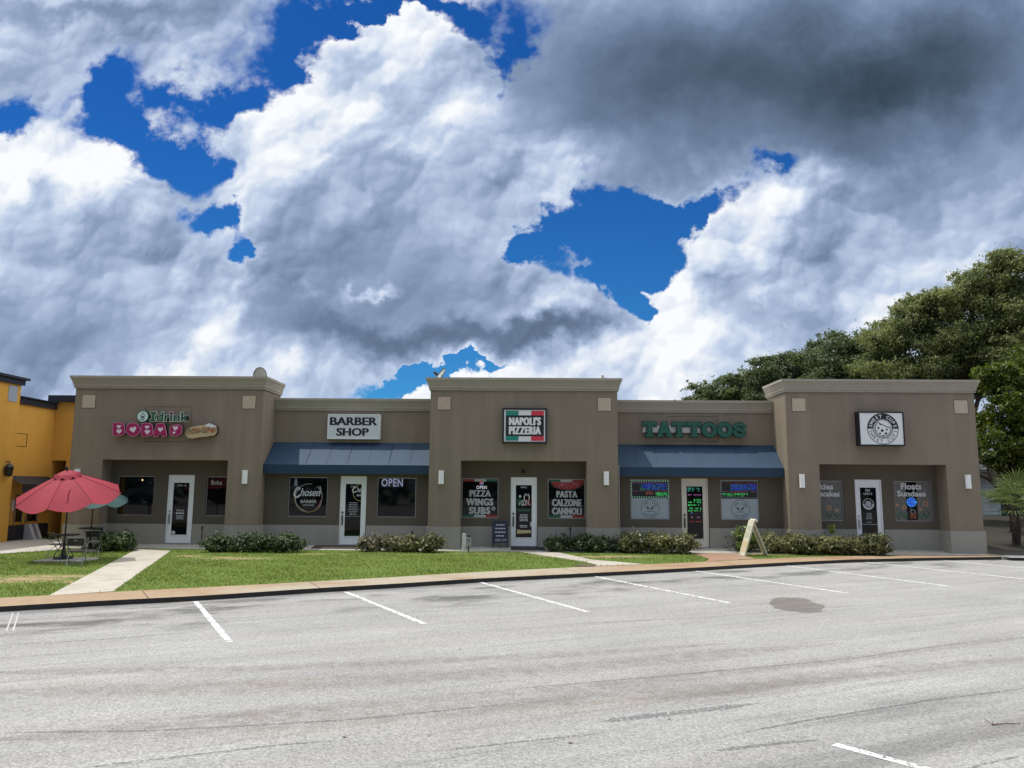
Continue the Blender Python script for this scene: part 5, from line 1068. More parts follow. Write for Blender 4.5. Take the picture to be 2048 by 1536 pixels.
# sweet bay
def flower(mbp, mbs, cx, cz, s, y, kind):
    if kind == 'h': mbp.plate(heart(cx, cz, s*1.5), y-.006, y-.003)
    else:
        for k in range(8): A_ = k*math.pi/4; mbp.plate(circ(cx+s*.62*math.cos(A_), cz+s*.62*math.sin(A_), s*.34, 8, s*.26, 0), y-.006+.0002*k, y-.003)
    zb_ = WZ0+.06; mbs.stroke([(cx, cz-s*.7), (cx+.01, zb_)], .016, y-.006, y-.003); zl = (cz+zb_)/2-.03
    for sg in (-1, 1): mbs.plate([(cx+.01, zb_+.05), (cx+sg*.10, zl+.10), (cx+sg*.12, zl+.03), (cx+sg*.07, zb_+.10)], y-.0055, y-.003)
for k, gaps, fl, words in ((8, [(10.36, 10.56)], [(1658, 1016, .10, 'd'), (1674, 1021, .09, 'h')], (('Cookies', 1606, 967, 1666, 979), ('Cheesecakes', 1600, 982, 1678.5, 993))), (9, [(13.66, 14.05)], [(1794, 1010, .09, 'h'), (1808.5, 1015, .10, 'd'), (1841, 1019, .09, 'h'), (1851, 1007.5, .11, 'd')], (('Floats', 1802, 966.5, 1842, 979), ('Sundaes', 1794.5, 981.5, 1851, 993)))):
    w, a, b, y = deco(k); mb = MB(); n = 60; x_ = a+.034; g_ = gaps[0]
    for (s0_, s1_) in ((a+.034, g_[0]), (g_[1], b-.034)):
        if s1_-s0_ < .05: continue
        n = max(6, int((s1_-s0_)*46)); V = []
        for i in range(n+1):
            xx = s0_+(s1_-s0_)*i/n; yy = y-.002-.0012*(1+math.sin(i*1.3)); V += [(xx, yy, WZ0+.036), (xx, yy, WZ1-.036)]
        mb.add(V, [(2*i, 2*i+2, 2*i+3, 2*i+1) for i in range(n)])
    mb.build('lace_curtain', MT['curtain'], w); fp, fs, fc = MB(), MB(), MB()
    for (fx, fy, s, kd) in fl:
        c = P(fx, fy, y); flower(fp, fs, c.x, c.z, s, y, kd)
        if kd == 'd': fc.plate(circ(c.x, c.z, s*.28, 8), y-.008, y-.0065)
    fp.build('flower_decal', MT['flower_tan'], w); fs.build('stem_decal', MT['stem_green'], w); fc.build('flower_centre', MT['brown'], w)
    mb = MB()
    for (tx, l, t0, r_, b0) in words:
        p0 = P(l, b0, y); p1 = P(r_, t0, y); V, Fc = text_geo(tx, .03); ax, bx = min(v[0] for v in V), max(v[0] for v in V); az, bz = min(v[1] for v in V), max(v[1] for v in V)
        W_ = [(p0.x+(v[0]-ax)/(bx-ax)*(p1.x-p0.x), y-.009, p0.z+(v[1]-az)/(bz-az)*(p1.z-p0.z)) for v in V]; Fc = [f for f in Fc if min(W_[i][0] for i in f) > a+.03]; mb.add(W_, Fc)
    mb.build('lettering', MT['white_vinyl'], w)
d, g0, g1, z0, z1, y = DOOROBJ[4]; mb = MB(); put_text(mb, '556', g0+.20, g1-.20, z1-.14, z1-.05, y-.002, bold=.03); put_text(mb, 'UNIT E', g0+.13, g1-.13, z1-.26, z1-.18, y-.002, bold=.03); scribble(mb, g0+.10, g1-.10, 1.02, 1.26, 4, y-.002, seed=31, thick=.35); scribble(mb, g0+.14, g1-.14, .90, .95, 1, y-.002, seed=33, thick=.4); mb.box(g0+.01, g1-.01, y-.005, y, .845, .858); mb.build('lettering', MT['pale_vinyl'], d)
cx, cz, r = (g0+g1)/2, 1.56, .20; mb = MB(); mb.ringplate(circ(cx, cz, r, 30), circ(cx, cz, r*.93, 30), y-.004, y)
mb.plate([(cx+r*math.cos(A_), cz+r*math.sin(A_)) for A_ in np.linspace(math.pi, 2*math.pi, 18)]+[(cx+r*.64*math.cos(A_), cz+r*.64*math.sin(A_)) for A_ in np.linspace(2*math.pi, math.pi, 18)], y-.003, y); mb.plate(circ(cx, cz, r*.52, 20), y-.003, y); ring_text(mb, 'SWEET CUPS', cx, cz, r*.80, r*.20, y-.004, 90, 17, bold=0); mb.build('emblem', MT['pale_vinyl'], d)
mb = MB()
for dx, dz in ((-.3, .1), (.1, .2), (0, -.2), (.25, -.15), (-.2, -.25)): mb.plate(circ(cx+dx*r, cz+dz*r, r*.09, 7), y-.006, y-.0035)
mb.build('emblem_chips', MT['ink'], d)
mb = MB(); mb.plate([(g0+.02, z0+.02), (g0+.20, z0+.02), (g0+.22, .55), (g0+.1, .60), (g0+.02, .56)], y-.004, y); mb.build('poster', MT['teal_fabric'], d)
# small lit signs that hang behind the glass
w, a, b, y = deco(3); p0 = P(763, 973, y); p1 = P(806, 957.5, y); t = thing('open_sign', 'white lit OPEN sign of dotted letters in the barber window', 'open sign', (p0.x, y, p0.z)); mb = MB(); put_text(mb, 'OPEN', p0.x, p1.x, p0.z, p1.z, y-.006, bold=.02, space=1.1)
mb.build('lettering', MT['led_white'], t); mb = MB(); mb.box(p0.x-.02, p1.x+.02, y-.004, y-.0005, p0.z-.02, p1.z+.02); mb.build('board', MT['black'], t)
w, a, b, y = deco(4); c = P(963, 966, y); t = thing('open_sign', 'lit OPEN sign under a round red and white emblem in the pizza window', 'open sign', (c.x, y, c.z)); p0 = P(953, 978, y); p1 = P(973.5, 971.5, y); mb = MB(); put_text(mb, 'OPEN', p0.x, p1.x, p0.z, p1.z, y-.006, bold=.0, space=1.1); mb.build('lettering', MT['led_open'], t)
r = .075; mb = MB(); mb.plate(circ(c.x, c.z, r, 24), y-.004, y-.001); e0 = mb.build('emblem', MT['white_vinyl'], t)
mb = MB(); mb.plate([(c.x+r*.97*math.cos(A_), c.z+r*.97*math.sin(A_)) for A_ in np.linspace(R(35), R(215), 16)]+[(c.x-.3*r, c.z+.0*r), (c.x+.2*r, c.z+.25*r)], y-.007, y-.0045); mb.build('emblem_red', MT['led_red'], e0); mb = MB(); mb.plate([(c.x+r*.97*math.cos(A_), c.z+r*.97*math.sin(A_)) for A_ in np.linspace(R(225), R(320), 12)]+[(c.x-.05*r, c.z-.5*r)], y-.007, y-.0045); mb.build('emblem_blue', MT['led_blue'], e0)
w, a, b, y = deco(9); c = P(1822.5, 1004.5, y); r = .165; t = thing('cookie_light', 'glowing blue round cookie light in the right bakery window', 'neon light', (c.x, y, c.z)); mb = MB(); mb.ringplate(circ(c.x, c.z, r, 26), circ(c.x, c.z, r*.86, 26), y-.012, y-.009); mb.plate(circ(c.x+r*.95, c.z, r*.22, 10), y-.013, y-.009)
for dx, dz in ((-.4, .3), (0, .45), (.35, .25), (-.5, -.1), (0, 0), (.4, -.2), (-.25, -.45), (.15, -.5), (.55, .05)): mb.plate(circ(c.x+dx*r, c.z+dz*r, r*.13, 7), y-.012, y-.009)
mb.build('tube', MT['led_sky'], t); mb = MB(); mb.plate(circ(c.x, c.z, r*.86, 26), y-.0085, y-.007); mb.build('back_disc', MT['led_blue'], t)
c = P(1826, 1031, y); t = thing('cupcake_light', 'dim orange and white cup shaped light under the blue cookie light', 'neon light', (c.x, y, c.z)); mb = MB()
for k in range(4): mb.stroke([(c.x-.10, c.z-.10+k*.05), (c.x-.03, c.z-.06+k*.05), (c.x+.03, c.z-.10+k*.05), (c.x+.11, c.z-.05+k*.05)], .02, y-.012, y-.009)
mb.build('tube', MT['sign_orange'], t); mb = MB(); mb.stroke(circ(c.x, c.z+.13, .08, 14), .014, y-.012, y-.009, closed=True); mb.stroke([(c.x-.1, c.z+.24), (c.x+.06, c.z+.18)], .014, y-.012, y-.009); mb.build('tube', MT['pale_vinyl'], t)
# ------------------------------------------------------------------ umbrellas, tables and chairs on the lawn
mat('seam_red', (0.15, 0.012, 0.022), 0.8)
def umbrella(base, Rr, zrim, zap, tilt, label, fab, n=8, spin=0.2, cut=0):
    t = thing('patio_umbrella', label, 'umbrella', base, 'patio umbrellas on the lawn')
    bx, by, bz = base; top = Vector((bx, by, zap)); pivot = Vector((bx, by, zrim+0.12))
    Mt = Matrix.Translation(pivot) @ Matrix.Rotation(tilt[0], 4, 'X') @ Matrix.Rotation(tilt[1], 4, 'Y') @ Matrix.Translation(-pivot)
    def canopy(R0, z0, za, rows, sagk, scal):
        V = []; Fc = []; m = 6
        ax = Mt @ Vector((bx, by, za)); V.append(ax)
        for i in range(1, rows+1):
            s = i/rows
            for k in range(n*m):
                f = (k % m)/m; w = spin+2*math.pi*(k/m)/n; w0 = spin+2*math.pi*(k//m)/n; w1 = w0+2*math.pi/n
                p0 = Vector((math.cos(w0), math.sin(w0), 0)); p1 = Vector((math.cos(w1), math.sin(w1), 0)); p = p0.lerp(p1, f)*R0*s
                arch = math.sin(math.pi*s)*0.02*R0
                z = za+(z0-za)*s+arch-sagk*math.sin(math.pi*f)*s*s*R0+scal*math.sin(math.pi*f)*s**6*R0
                V.append(Mt @ Vector((bx+p.x, by+p.y, z)))
        for k in range(n*m): Fc.append((0, 1+k, 1+(k+1) % (n*m)))
        for i in range(rows-1):
            for k in range(n*m): a = 1+i*n*m+k; b = 1+i*n*m+(k+1) % (n*m); Fc.append((a, a+n*m, b+n*m, b))
        return V, Fc
    V, Fc = canopy(Rr, zrim, zap, 8, 0.12, 0.0); mb = MB(); mb.add(V, Fc); c = mb.build('canopy', MT[fab], t, smooth=False)
    e = c.modifiers.new('thickness', 'SOLIDIFY'); e.thickness = 0.004
    for k in range(n):         # stitched seams over the ribs
        sm = MB(); sm.tube([V[0]+Vector((0, 0, .004))]+[V[1+i*n*6+k*6]+Vector((0, 0, .004)) for i in range(8)], .007, 5); sm.build('seam', MT['seam_red' if fab == 'red_fabric' else fab], c)
    V, Fc = canopy(Rr*0.26, zap-0.085*Rr/1.3, zap+0.055, 3, 0.09, -.15); mb = MB(); mb.add(V, Fc); v = mb.build('vent_cap', MT[fab], c)
    mb = MB(); mb.lathe((0, 0, 0), [(0.03, -.02), (0.04, .02), (0.035, .07), (0.02, .10)], 10); mb.v = [tuple(Mt @ Vector((bx+a, by+b, zap+.055+q))) for a, b, q in mb.v]; mb.build('finial', MT['black'], t)
    mb = MB(); j = Mt @ Vector((bx, by, zap)); mb.tube([(bx, by, bz+.05), (bx, by, zrim+.1), tuple(j)], 0.021, 10); mb.build('pole', MT['black'], t)
    mb = MB(); mb.tube([(bx, by, zrim-.35), (bx, by, zrim-.28), (bx, by, zrim-.18), (bx, by, zrim-.10)], [.025, .042, .042, .025], 10); mb.tube([(bx-.03, by, zrim-.25), (bx-.14, by-.02, zrim-.26)], .008, 6); mb.build('crank', MT['black'], t)
    for k in range(n):
        w = spin+2*math.pi*k/n; mb = MB(); a = Mt @ Vector((bx, by, zap-.02)); b = Mt @ Vector((bx+Rr*.97*math.cos(w), by+Rr*.97*math.sin(w), zrim-.015)); md = a.lerp(b, .5)+Vector((0, 0, .045*Rr-.02)); mb.tube([a, md, b], .008, 5)
        h = Mt @ Vector((bx, by, zrim+.05)); mb.tube([h, a.lerp(b, .52)+Vector((0, 0, .02))], .007, 5); mb.build('rib', MT['black'], t)
    mb = MB(); mb.lathe((bx, by, bz), [(.24, 0), (.25, .03), (.22, .06), (.06, .09), (.035, .30)], 20); mb.build('base', MT['black_plastic'], t)
    return t, c, v
ub = G(126, 1121); ub.z = ZL+.045; ub2 = G(179, 1100.5); ub2.z = ZL+.045
umbrella(tuple(ub), 1.42, 1.73, 2.43, (R(15), R(-1)), 'faded pink-red umbrella with a tilted eight-panel canopy and tied strap', 'red_fabric', spin=R(9))
umbrella(tuple(ub2), 1.12, 1.56, 2.06, (R(7), R(5)), 'pale teal umbrella standing half hidden behind the pink-red one', 'teal_fabric', spin=R(4))
p = P(172, 990, ub.y-.9); t = None
strap = MB(); s0_ = Vector((ub.x+.62, ub.y-.98, 1.92)); strap.tube([s0_, s0_+Vector((-.02, -.05, -.16)), s0_+Vector((.01, -.09, -.30)), s0_+Vector((-.02, -.12, -.42))], [.012, .022, .020, .008], 6)
strap.build('strap', MT['red_fabric'], [o for o in bpy.data.objects if o.name == 'patio_umbrella'][0])
def pad(c, w, d, label):
    t = thing('paving_slab', label, 'paving slab', (c.x, c.y, ZL), 'slabs under the umbrellas'); mb = MB(); h = .045
    mb.box(c.x-w, c.x+w, c.y-d, c.y+d, ZL-.02, ZL+h); o = mb.build('slab', MT['concrete_pad'], t); o.modifiers.new('edge', 'BEVEL').width = .01
pad(ub+Vector((.1, 0, 0)), .62, .55, 'square concrete slab under the pink-red umbrella'); pad(ub2+Vector((.15, 0, 0)), .62, .5, 'square concrete slab under the teal umbrella')
def table(c, label):
    t = thing('folding_table', label, 'table', (c.x, c.y, c.z), 'small round black tables'); z = c.z
    mb = MB(); mb.lathe((c.x, c.y, z+.66), [(.36, 0), (.385, .012), (.385, .028), (.36, .035), (.05, .036)], 28); mb.build('table_top', MT['black_plastic'], t)
    for k in range(4):
        w = R(45+90*k); mb = MB(); a = Vector((c.x+.20*math.cos(w), c.y+.20*math.sin(w), z+.65)); b = Vector((c.x+.09*math.cos(w), c.y+.09*math.sin(w), z+.35)); d = Vector((c.x+.26*math.cos(w), c.y+.26*math.sin(w), z)); mb.tube([a, b, a.lerp(d, .75)*0.5+b.lerp(d, .6)*0.5, d], .011, 6); mb.build('leg', MT['dark_metal'], t)
table(ub, 'small round black table on the pole of the pink-red umbrella'); table(ub2, 'small round black table on the pole of the teal umbrella')
def chair():
    t = thing('folding_chair', 'x', 'chair', (0, 0, 0), 'black folding chairs at the umbrella tables')
    sw, sd, sh = .21, .20, .45
    mb = MB(); n = 8; V = []
    for i in range(n+1):
        for j in range(5): u_ = i/n*2-1; v_ = j/4*2-1; V.append((u_*sw*(1-.06*v_*v_), v_*sd, sh-.018*(1-u_*u_)*(1-v_*v_)+(.012 if j == 0 else 0)))
    mb.add(V, [(i*5+j, (i+1)*5+j, (i+1)*5+j+1, i*5+j+1) for i in range(n) for j in range(4)]); o = mb.build('seat', MT['black_plastic'], t, smooth=True); o.modifiers.new('thickness', 'SOLIDIFY').thickness = .022
    # backrest with a hand slot
    mb = MB(); holes = [(-.055, .055, .745, .775)]; tmp = MB(); pierced(tmp, -.215, .215, .62, .82, 0, .022, holes); tmp.v = [(x, y+.235+.02*(1-(x/.215)**2)+(z-.62)*.12, z) for x, y, z in tmp.v]; tmp.build('backrest', MT['black_plastic'], t)
    for s in (-1, 1):
        mb = MB(); mb.tube([(s*.225, -.27, 0), (s*.225, .0, .44), (s*.225, .215, .64), (s*.222, .262, .83)], .012, 7); mb.build('front_leg', MT['chair_steel'], t)
        mb = MB(); mb.tube([(s*.20, .27, 0), (s*.20, .10, .30), (s*.20, -.12, .44)], .011, 7); mb.build('rear_leg', MT['chair_steel'], t)
    mb = MB(); mb.tube([(-.225, -.225, .075), (.225, -.225, .075)], .009, 6); mb.tube([(-.2, .235, .06), (.2, .235, .06)], .009, 6); mb.tube([(-.222, .262, .83), (-.12, .268, .845), (.12, .268, .845), (.222, .262, .83)], .011, 6); mb.build('crossbar', MT['chair_steel'], t)
    return t
c0 = chair(); CH = [(151, 1131, R(200), 'black folding chair nearest the footpath, back turned to the table under the pink umbrella'), (114, 1116, R(150), 'black folding chair behind the left side of the pink umbrella table'), (187, 1109, R(195), 'black folding chair between the two umbrella tables'), (203, 1101, R(165), 'black folding chair half hidden by the round bush beside the pier')]
for k, (px, py, rz, lab) in enumerate(CH):
    o = c0 if k == 0 else copy_tree(c0); g = G(px, py); o.location = (g.x, g.y, ZL+.004); o.rotation_euler = (0, 0, rz); o.scale = (.88, .88, .88); o['label'] = lab

# ------------------------------------------------------------------ small things by the doors
t = thing('chalkboard_sign', 'black sandwich chalkboard with white handwriting beside the pizza door', 'chalkboard', (P(1000, 1090, YS-.35).x, YS-.40, -.03)); cx = t.location.x; cy = YS-.42; w2 = .265
mb = MB(); 
def lean(p): return (p[0], cy+p[1]+(p[2])*.22, p[2]-.03)
tmp = MB(); tmp.plate([(cx-w2, .16), (cx+w2, .16), (cx+w2, .86), (cx+w2-.05, .91), (cx-w2+.05, .91), (cx-w2, .86)], 0, .025); tmp.v = [lean(p) for p in tmp.v]; tmp.build('board', MT['chalkboard'], t)
tmp = MB(); scribble(tmp, cx-w2+.03, cx+w2-.03, .34, .84, 4, -.004, seed=41, fill=.85, thick=.34); put_text(tmp, 'ONLY', cx-.17, cx+.06, .22, .30, -.006, bold=.01); put_text(tmp, '$9', cx+.10, cx+.22, .22, .30, -.006); tmp.v = [lean(p) for p in tmp.v]; tmp.build('lettering', MT['chalk'], t)
tmp = MB()
for s in (-1, 1): tmp.tube([(cx+s*(w2+.005), .012, 0), (cx+s*(w2+.005), .012, .88)], .014, 6)
tmp.v = [lean(p) for p in tmp.v]
for s in (-1, 1): tmp.tube([(cx+s*(w2-.02), cy+.30, -.02), (cx+s*(w2-.02), cy+.22, .84)], .012, 6)
tmp.build('frame', MT['dark_metal'], t)
def doormat(d, m_, lab, w=.62, dp=.42, z=.004):
    t = thing('doormat', lab, 'doormat', (d, YS-.4, -.02), 'mats in front of the doors'); mb = MB(); sl_ = lambda y_: -.02-(YS-y_)*(.085/(YS-26.75))
    V = []
    for (x_, y_) in ((-w, YS-.12-dp*1.6), (w*.9, YS-.12-dp*1.6), (w*.9, YS-.10), (-w, YS-.10)): V.append((d+x_, y_, sl_(y_)+.004))
    mb.add(V+[(a, b, c+.014) for a, b, c in V], [(3, 2, 1, 0), (4, 5, 6, 7), (0, 1, 5, 4), (1, 2, 6, 5), (2, 3, 7, 6), (3, 0, 4, 7)]); mb.build('rug', MT[m_], t)
doormat(DOOR[1]-.35, 'doormat_brown', 'dark brown doormat below the barber door', .9); doormat(DOOR[2]+.18, 'mat_rubber', 'black rubber mat below the pizza door', .62)
def g_at(px, py, z=ZL): v = G(px, py, z); return v
b = g_at(927.5, 1105.5); t = thing('marker_post', 'white square post with a rusty edge in front of the middle pier', 'post', (b.x, b.y, ZL)); mb = MB(); mb.box(b.x-.062, b.x+.062, b.y-.03, b.y+.03, ZL-.05, ZL+.60); mb.box(b.x-.064, b.x-.0621, b.y-.03, b.y+.03, ZL, ZL+.55); o = mb.build('post', MT['rust_white'], t)
mb = MB(); mb.plate([(b.x-.066, ZL+.60), (b.x+.066, ZL+.60), (b.x+.05, ZL+.625), (b.x-.05, ZL+.625)], b.y-.034, b.y+.034); mb.build('cap', MT['white_paint'], t)
b = g_at(937, 1104); t = thing('utility_box', 'small grey utility box on a short pipe beside the white post', 'utility box', (b.x, b.y, ZL)); mb = MB(); mb.box(b.x-.085, b.x+.085, b.y-.05, b.y+.05, ZL+.20, ZL+.46); mb.box(b.x-.09, b.x+.09, b.y-.055, b.y+.055, ZL+.461, ZL+.48); mb.build('box', MT['meter_grey'], t); mb = MB(); mb.tube([(b.x, b.y, ZL-.02), (b.x, b.y, ZL+.2)], .022, 8); mb.build('pipe', MT['dark_metal'], t); mb = MB(); mb.tube([(b.x+.02, b.y, ZL+.48), (b.x+.02, b.y, ZL+.56)], .03, 8); mb.box(b.x-.02, b.x+.02, b.y-.053, b.y-.0505, ZL+.36, ZL+.41); mb.build('cap', MT['black'], t)
for (px, py, hh, lab) in ((1140.5, 1093, .68, 'black pipe stub above the bushes right of the pizza door'), (823.5, 1093, .50, 'black pipe stub rising behind the dry bush at the barber window'), (402, 1097, .62, 'black garden spike at the left end of the barber hedge')):
    b = P(px, py, YS-.25); t = thing('pipe_stub', lab, 'pipe', (b.x, b.y, -.04), 'black pipe stubs along the wall'); mb = MB(); mb.tube([(b.x, b.y, -.06), (b.x, b.y, hh-.12)], .018, 8); mb.build('pipe', MT['black'], t); mb = MB(); mb.tube([(b.x, b.y, hh-.12), (b.x, b.y, hh-.1), (b.x, b.y, hh)], [.02, .036, .034], 8); mb.build('head', MT['black'], t)
# folding board on the grass, seen almost edge on
b0 = g_at(1491, 1113); b1 = g_at(1537, 1111.5); ap = P(1508, 1041, (b0.y+b1.y)/2+.1); t = thing('sandwich_board', 'cream folding sandwich board with faded pictures standing on the grass', 'sandwich board', (ap.x, b0.y, ZL))
ax_ = Vector((b1.x-b0.x, 0, 0)).normalized(); dirv = Vector((.42, .62, 0)); H_ = ap.z-ZL
for s, bb in ((-1, b0), (1, b1)):
    mb = MB(); f = Vector((bb.x, bb.y, ZL)); tp = Vector((ap.x+s*.02, f.y+(.06 if s < 0 else -.02), ZL+H_)); wv = Vector((-.01, .56, 0)) if s < 0 else Vector((.02, .56, 0)); nrm = (tp-f).cross(wv).normalized()*.045
    V = [f, f+wv, tp+wv, tp]; mb.add([v for v in V]+[v+nrm for v in V], [(0, 1, 2, 3), (7, 6, 5, 4), (0, 4, 5, 1), (1, 5, 6, 2), (2, 6, 7, 3), (3, 7, 4, 0)]); pn = mb.build('panel', MT['sandwich_cream'], t)
    if s < 0:
        # worn picture bands on the face that is turned to the lot
        for (f0_, f1_, m_) in ((.10, .18, 'sandwich_yellow'), (.22, .40, 'sandwich_yellow'), (.50, .66, 'sandwich_green'), (.72, .82, 'sandwich_green')):
            mb = MB(); q0, q1 = f.lerp(tp, f0_), f.lerp(tp, f1_); out = Vector((0, -.004, 0)); u_ = nrm
            mb.add([q0+out+u_*.2, q0+out+u_*.85, q1+out+u_*.8, q1+out+u_*.2], [(0, 1, 2, 3)]); q2 = (nrm+nrm.normalized()*.004) if nrm.x < 0 else nrm.normalized()*-.004; mb.add([q0+wv*.15+q2, q0+wv*.85+q2, q1+wv*.85+q2, q1+wv*.15+q2], [(0, 1, 2, 3)]); mb.build('picture', MT[m_], pn)
mb = MB(); tpp = Vector((ap.x, b0.y+.02, ZL+H_)); mb.tube([tpp, tpp+Vector((.0, .56, 0))], .05, 10); mb.build('hinge_cap', MT['sandwich_cream'], t)
b = g_at(1170, 1131.5); t = thing('valve_cover', 'round brown iron cover in the pizza footpath', 'manhole cover', (b.x, b.y, ZL)); mb = MB(); mb.lathe((b.x, b.y, ZL+.005), [(.30, 0), (.30, .012), (.27, .016), (.25, .010), (.02, .012)], 26); mb.build('lid', MT['cover_iron'], t)
b = g_at(410, 1199.5, ZP); t = thing('litter_cup', 'crushed green paper cup lying at the kerb', 'litter', (b.x, b.y, ZP)); mb = MB()
mb.tube([(b.x-.10, b.y, ZP+.03), (b.x-.05, b.y-.01, ZP+.05), (b.x+.02, b.y+.01, ZP+.045), (b.x+.09, b.y+.02, ZP+.03)], [.015, .042, .05, .035], 8); o = mb.build('cup', MT['litter_green'], t); mb = MB(); mb.plate(circ(b.x-.12, ZP+.02, .03, 9), b.y-.05, b.y-.01); mb.build('lid', MT['white_vinyl'], t)
b = g_at(1990, 1450, ZP); t = thing('fallen_twig', 'thin brown twig lying on the near asphalt', 'twig', (b.x, b.y, ZP)); mb = MB(); mb.tube([(b.x-.04, b.y-.02, ZP+.01), (b.x+.10, b.y+.0, ZP+.014), (b.x+.26, b.y+.03, ZP+.01)], [.006, .005, .003], 6)
for s in ((-.04, -.06, -.04), (-.05, .05, .03), (.0, .06, -.03)): mb.tube([(b.x-.03, b.y-.015, ZP+.012), (b.x+s[0], b.y+s[1]+s[2], ZP+.03)], .003, 5)
mb.build('stem', MT['stick'], t)
for i, (px, py) in enumerate(((1141, 1487), (1338, 1440), (1470, 1300), (1980, 1312), (690, 1475), (860, 1472), (1570, 1325), (920, 1300))):
    b = g_at(px, py, ZP); t = thing('dead_leaf', 'small dry brown leaf on the asphalt', 'leaf', (b.x, b.y, ZP), 'dry leaves scattered on the car park'); mb = MB(); s = random.uniform(.02, .035); mb.add([(b.x-s, b.y, ZP+.006), (b.x, b.y-s*.5, ZP+.010), (b.x+s, b.y+s*.3, ZP+.02), (b.x, b.y+s*.6, ZP+.006)], [(0, 1, 2, 3)]); mb.build('blade', MT['stick'], t)

# ------------------------------------------------------------------ shrubs
leaf_mat('shrub_dark', (0.014, 0.036, 0.010), (0.075, 0.115, 0.035), 0.15, .55); leaf_mat('shrub_olive', (0.035, 0.045, 0.014), (0.22, 0.215, 0.085), 0.25, .4); leaf_mat('shrub_dry', (0.07, 0.062, 0.035), (0.26, 0.23, 0.14), 0.2, .6); leaf_mat('shrub_lime', (0.05, 0.09, 0.015), (0.20, 0.26, 0.06), 0.3, .4)
leaf_mat('oak_leaf', (0.026, 0.046, 0.018), (0.15, 0.185, 0.075), 0.38, .5, .55); leaf_mat('oak_olive', (0.042, 0.062, 0.022), (0.25, 0.27, 0.10), 0.45, .5, .6); leaf_mat('oak_bright', (0.022, 0.045, 0.006), (0.14, 0.17, 0.022), 0.35, .45, 1.0); leaf_mat('palm_leaf', (0.045, 0.08, 0.02), (0.17, 0.21, 0.07), 0.25, .4)
def leaves(P_, Nn, size, aspect=2.2, droop=0.3):
    """leaf-sized quads at P_, faced roughly along Nn"""
    m = len(P_); r = rng.normal(size=(m, 3)); nn = Nn+0.9*r; nn /= np.linalg.norm(nn, axis=1, keepdims=True)+1e-9
    t = np.cross(nn, rng.normal(size=(m, 3))); t /= np.linalg.norm(t, axis=1, keepdims=True)+1e-9; b = np.cross(nn, t)
    s = size*rng.uniform(.65, 1.35, (m, 1)); L_ = t*s*.5*aspect**.5; W_ = b*s*.5/aspect**.5
    V = np.stack([P_-L_, P_+W_-L_*.1+nn*s*.06, P_+L_, P_-W_-L_*.1+nn*s*.06], 1); return V.reshape(-1, 3)
def crown_points(ells, n, clumps, crad, inner=.55, flat=1.0):
    """leaf positions gathered in clumps through the volume of several ellipsoids"""
    vol = np.array([e[3]*e[4]*e[5] for e in ells]); cnt = np.maximum(3, (clumps*vol/vol.sum())).astype(int); C = []; Nr = []
    for e, k in zip(ells, cnt):
        d = rng.normal(size=(k, 3)); d /= np.linalg.norm(d, axis=1, keepdims=True); rr = (inner+(1-inner)*rng.random(k)**.6)[:, None]*rng.uniform(.86, 1.10, (k, 1))
        C.append(np.array(e[:3])+d*rr*np.array(e[3:6])); Nr.append(d)
    C = np.concatenate(C); Nr = np.concatenate(Nr); idx = rng.integers(0, len(C), n); cs = crad*rng.uniform(.55, 1.3, len(C))
    off = rng.normal(size=(n, 3))*cs[idx][:, None]*np.array([1, 1, .72*flat]); return C[idx]+off, Nr[idx]*.7+off/(cs[idx][:, None]+1e-6)*.5+np.array([0, 0, .35]), C
def shrub(px0, px1, py_base, h, m_, label, n=2600, size=.075, depth=.45, group='clipped shrubs along the shop front', stems=6, ragged=.12):
    a = G(px0, py_base); b = G(px1, py_base); cx, cy, w = (a.x+b.x)/2, a.y+depth*.75, (b.x-a.x)/2
    t = thing('shrub', label, 'shrub', (cx, cy, ZL), group)
    ne = max(2, int(w/.35)); E = []
    for k in range(ne): xx = cx-w+w*2*(k+.5)/ne; hh = h*random.uniform(.80, .97); h_ = .93; E.append((xx+random.uniform(-.05, .05), cy+random.uniform(-.08, .08), ZL+hh*.50, w/ne*1.25, depth, hh*.48))
    Pp, Nn, C = crown_points(E, n, max(24, int(n/38)), .085, .45); k = Pp[:, 2] > ZL+.02; Pp, Nn = Pp[k], Nn[k]
    e = rng.random(len(Pp)) < ragged; Pp[e, 2] += rng.random(e.sum())*.10*h/.6
    tri_mesh('foliage', leaves(Pp, Nn, size), 4, MT[m_], t)
    mb = MB()
    for _ in range(stems):
        x_ = cx+random.uniform(-w, w)*.7; mb.tube([(x_*.6+cx*.4, cy, ZL-.02), (x_, cy+random.uniform(-.1, .1), ZL+h*.4), (x_+random.uniform(-.2, .2), cy+random.uniform(-.2, .1), ZL+h*.85)], [.018, .012, .005], 5)
    mb.build('stem', MT['twig'], t); return t
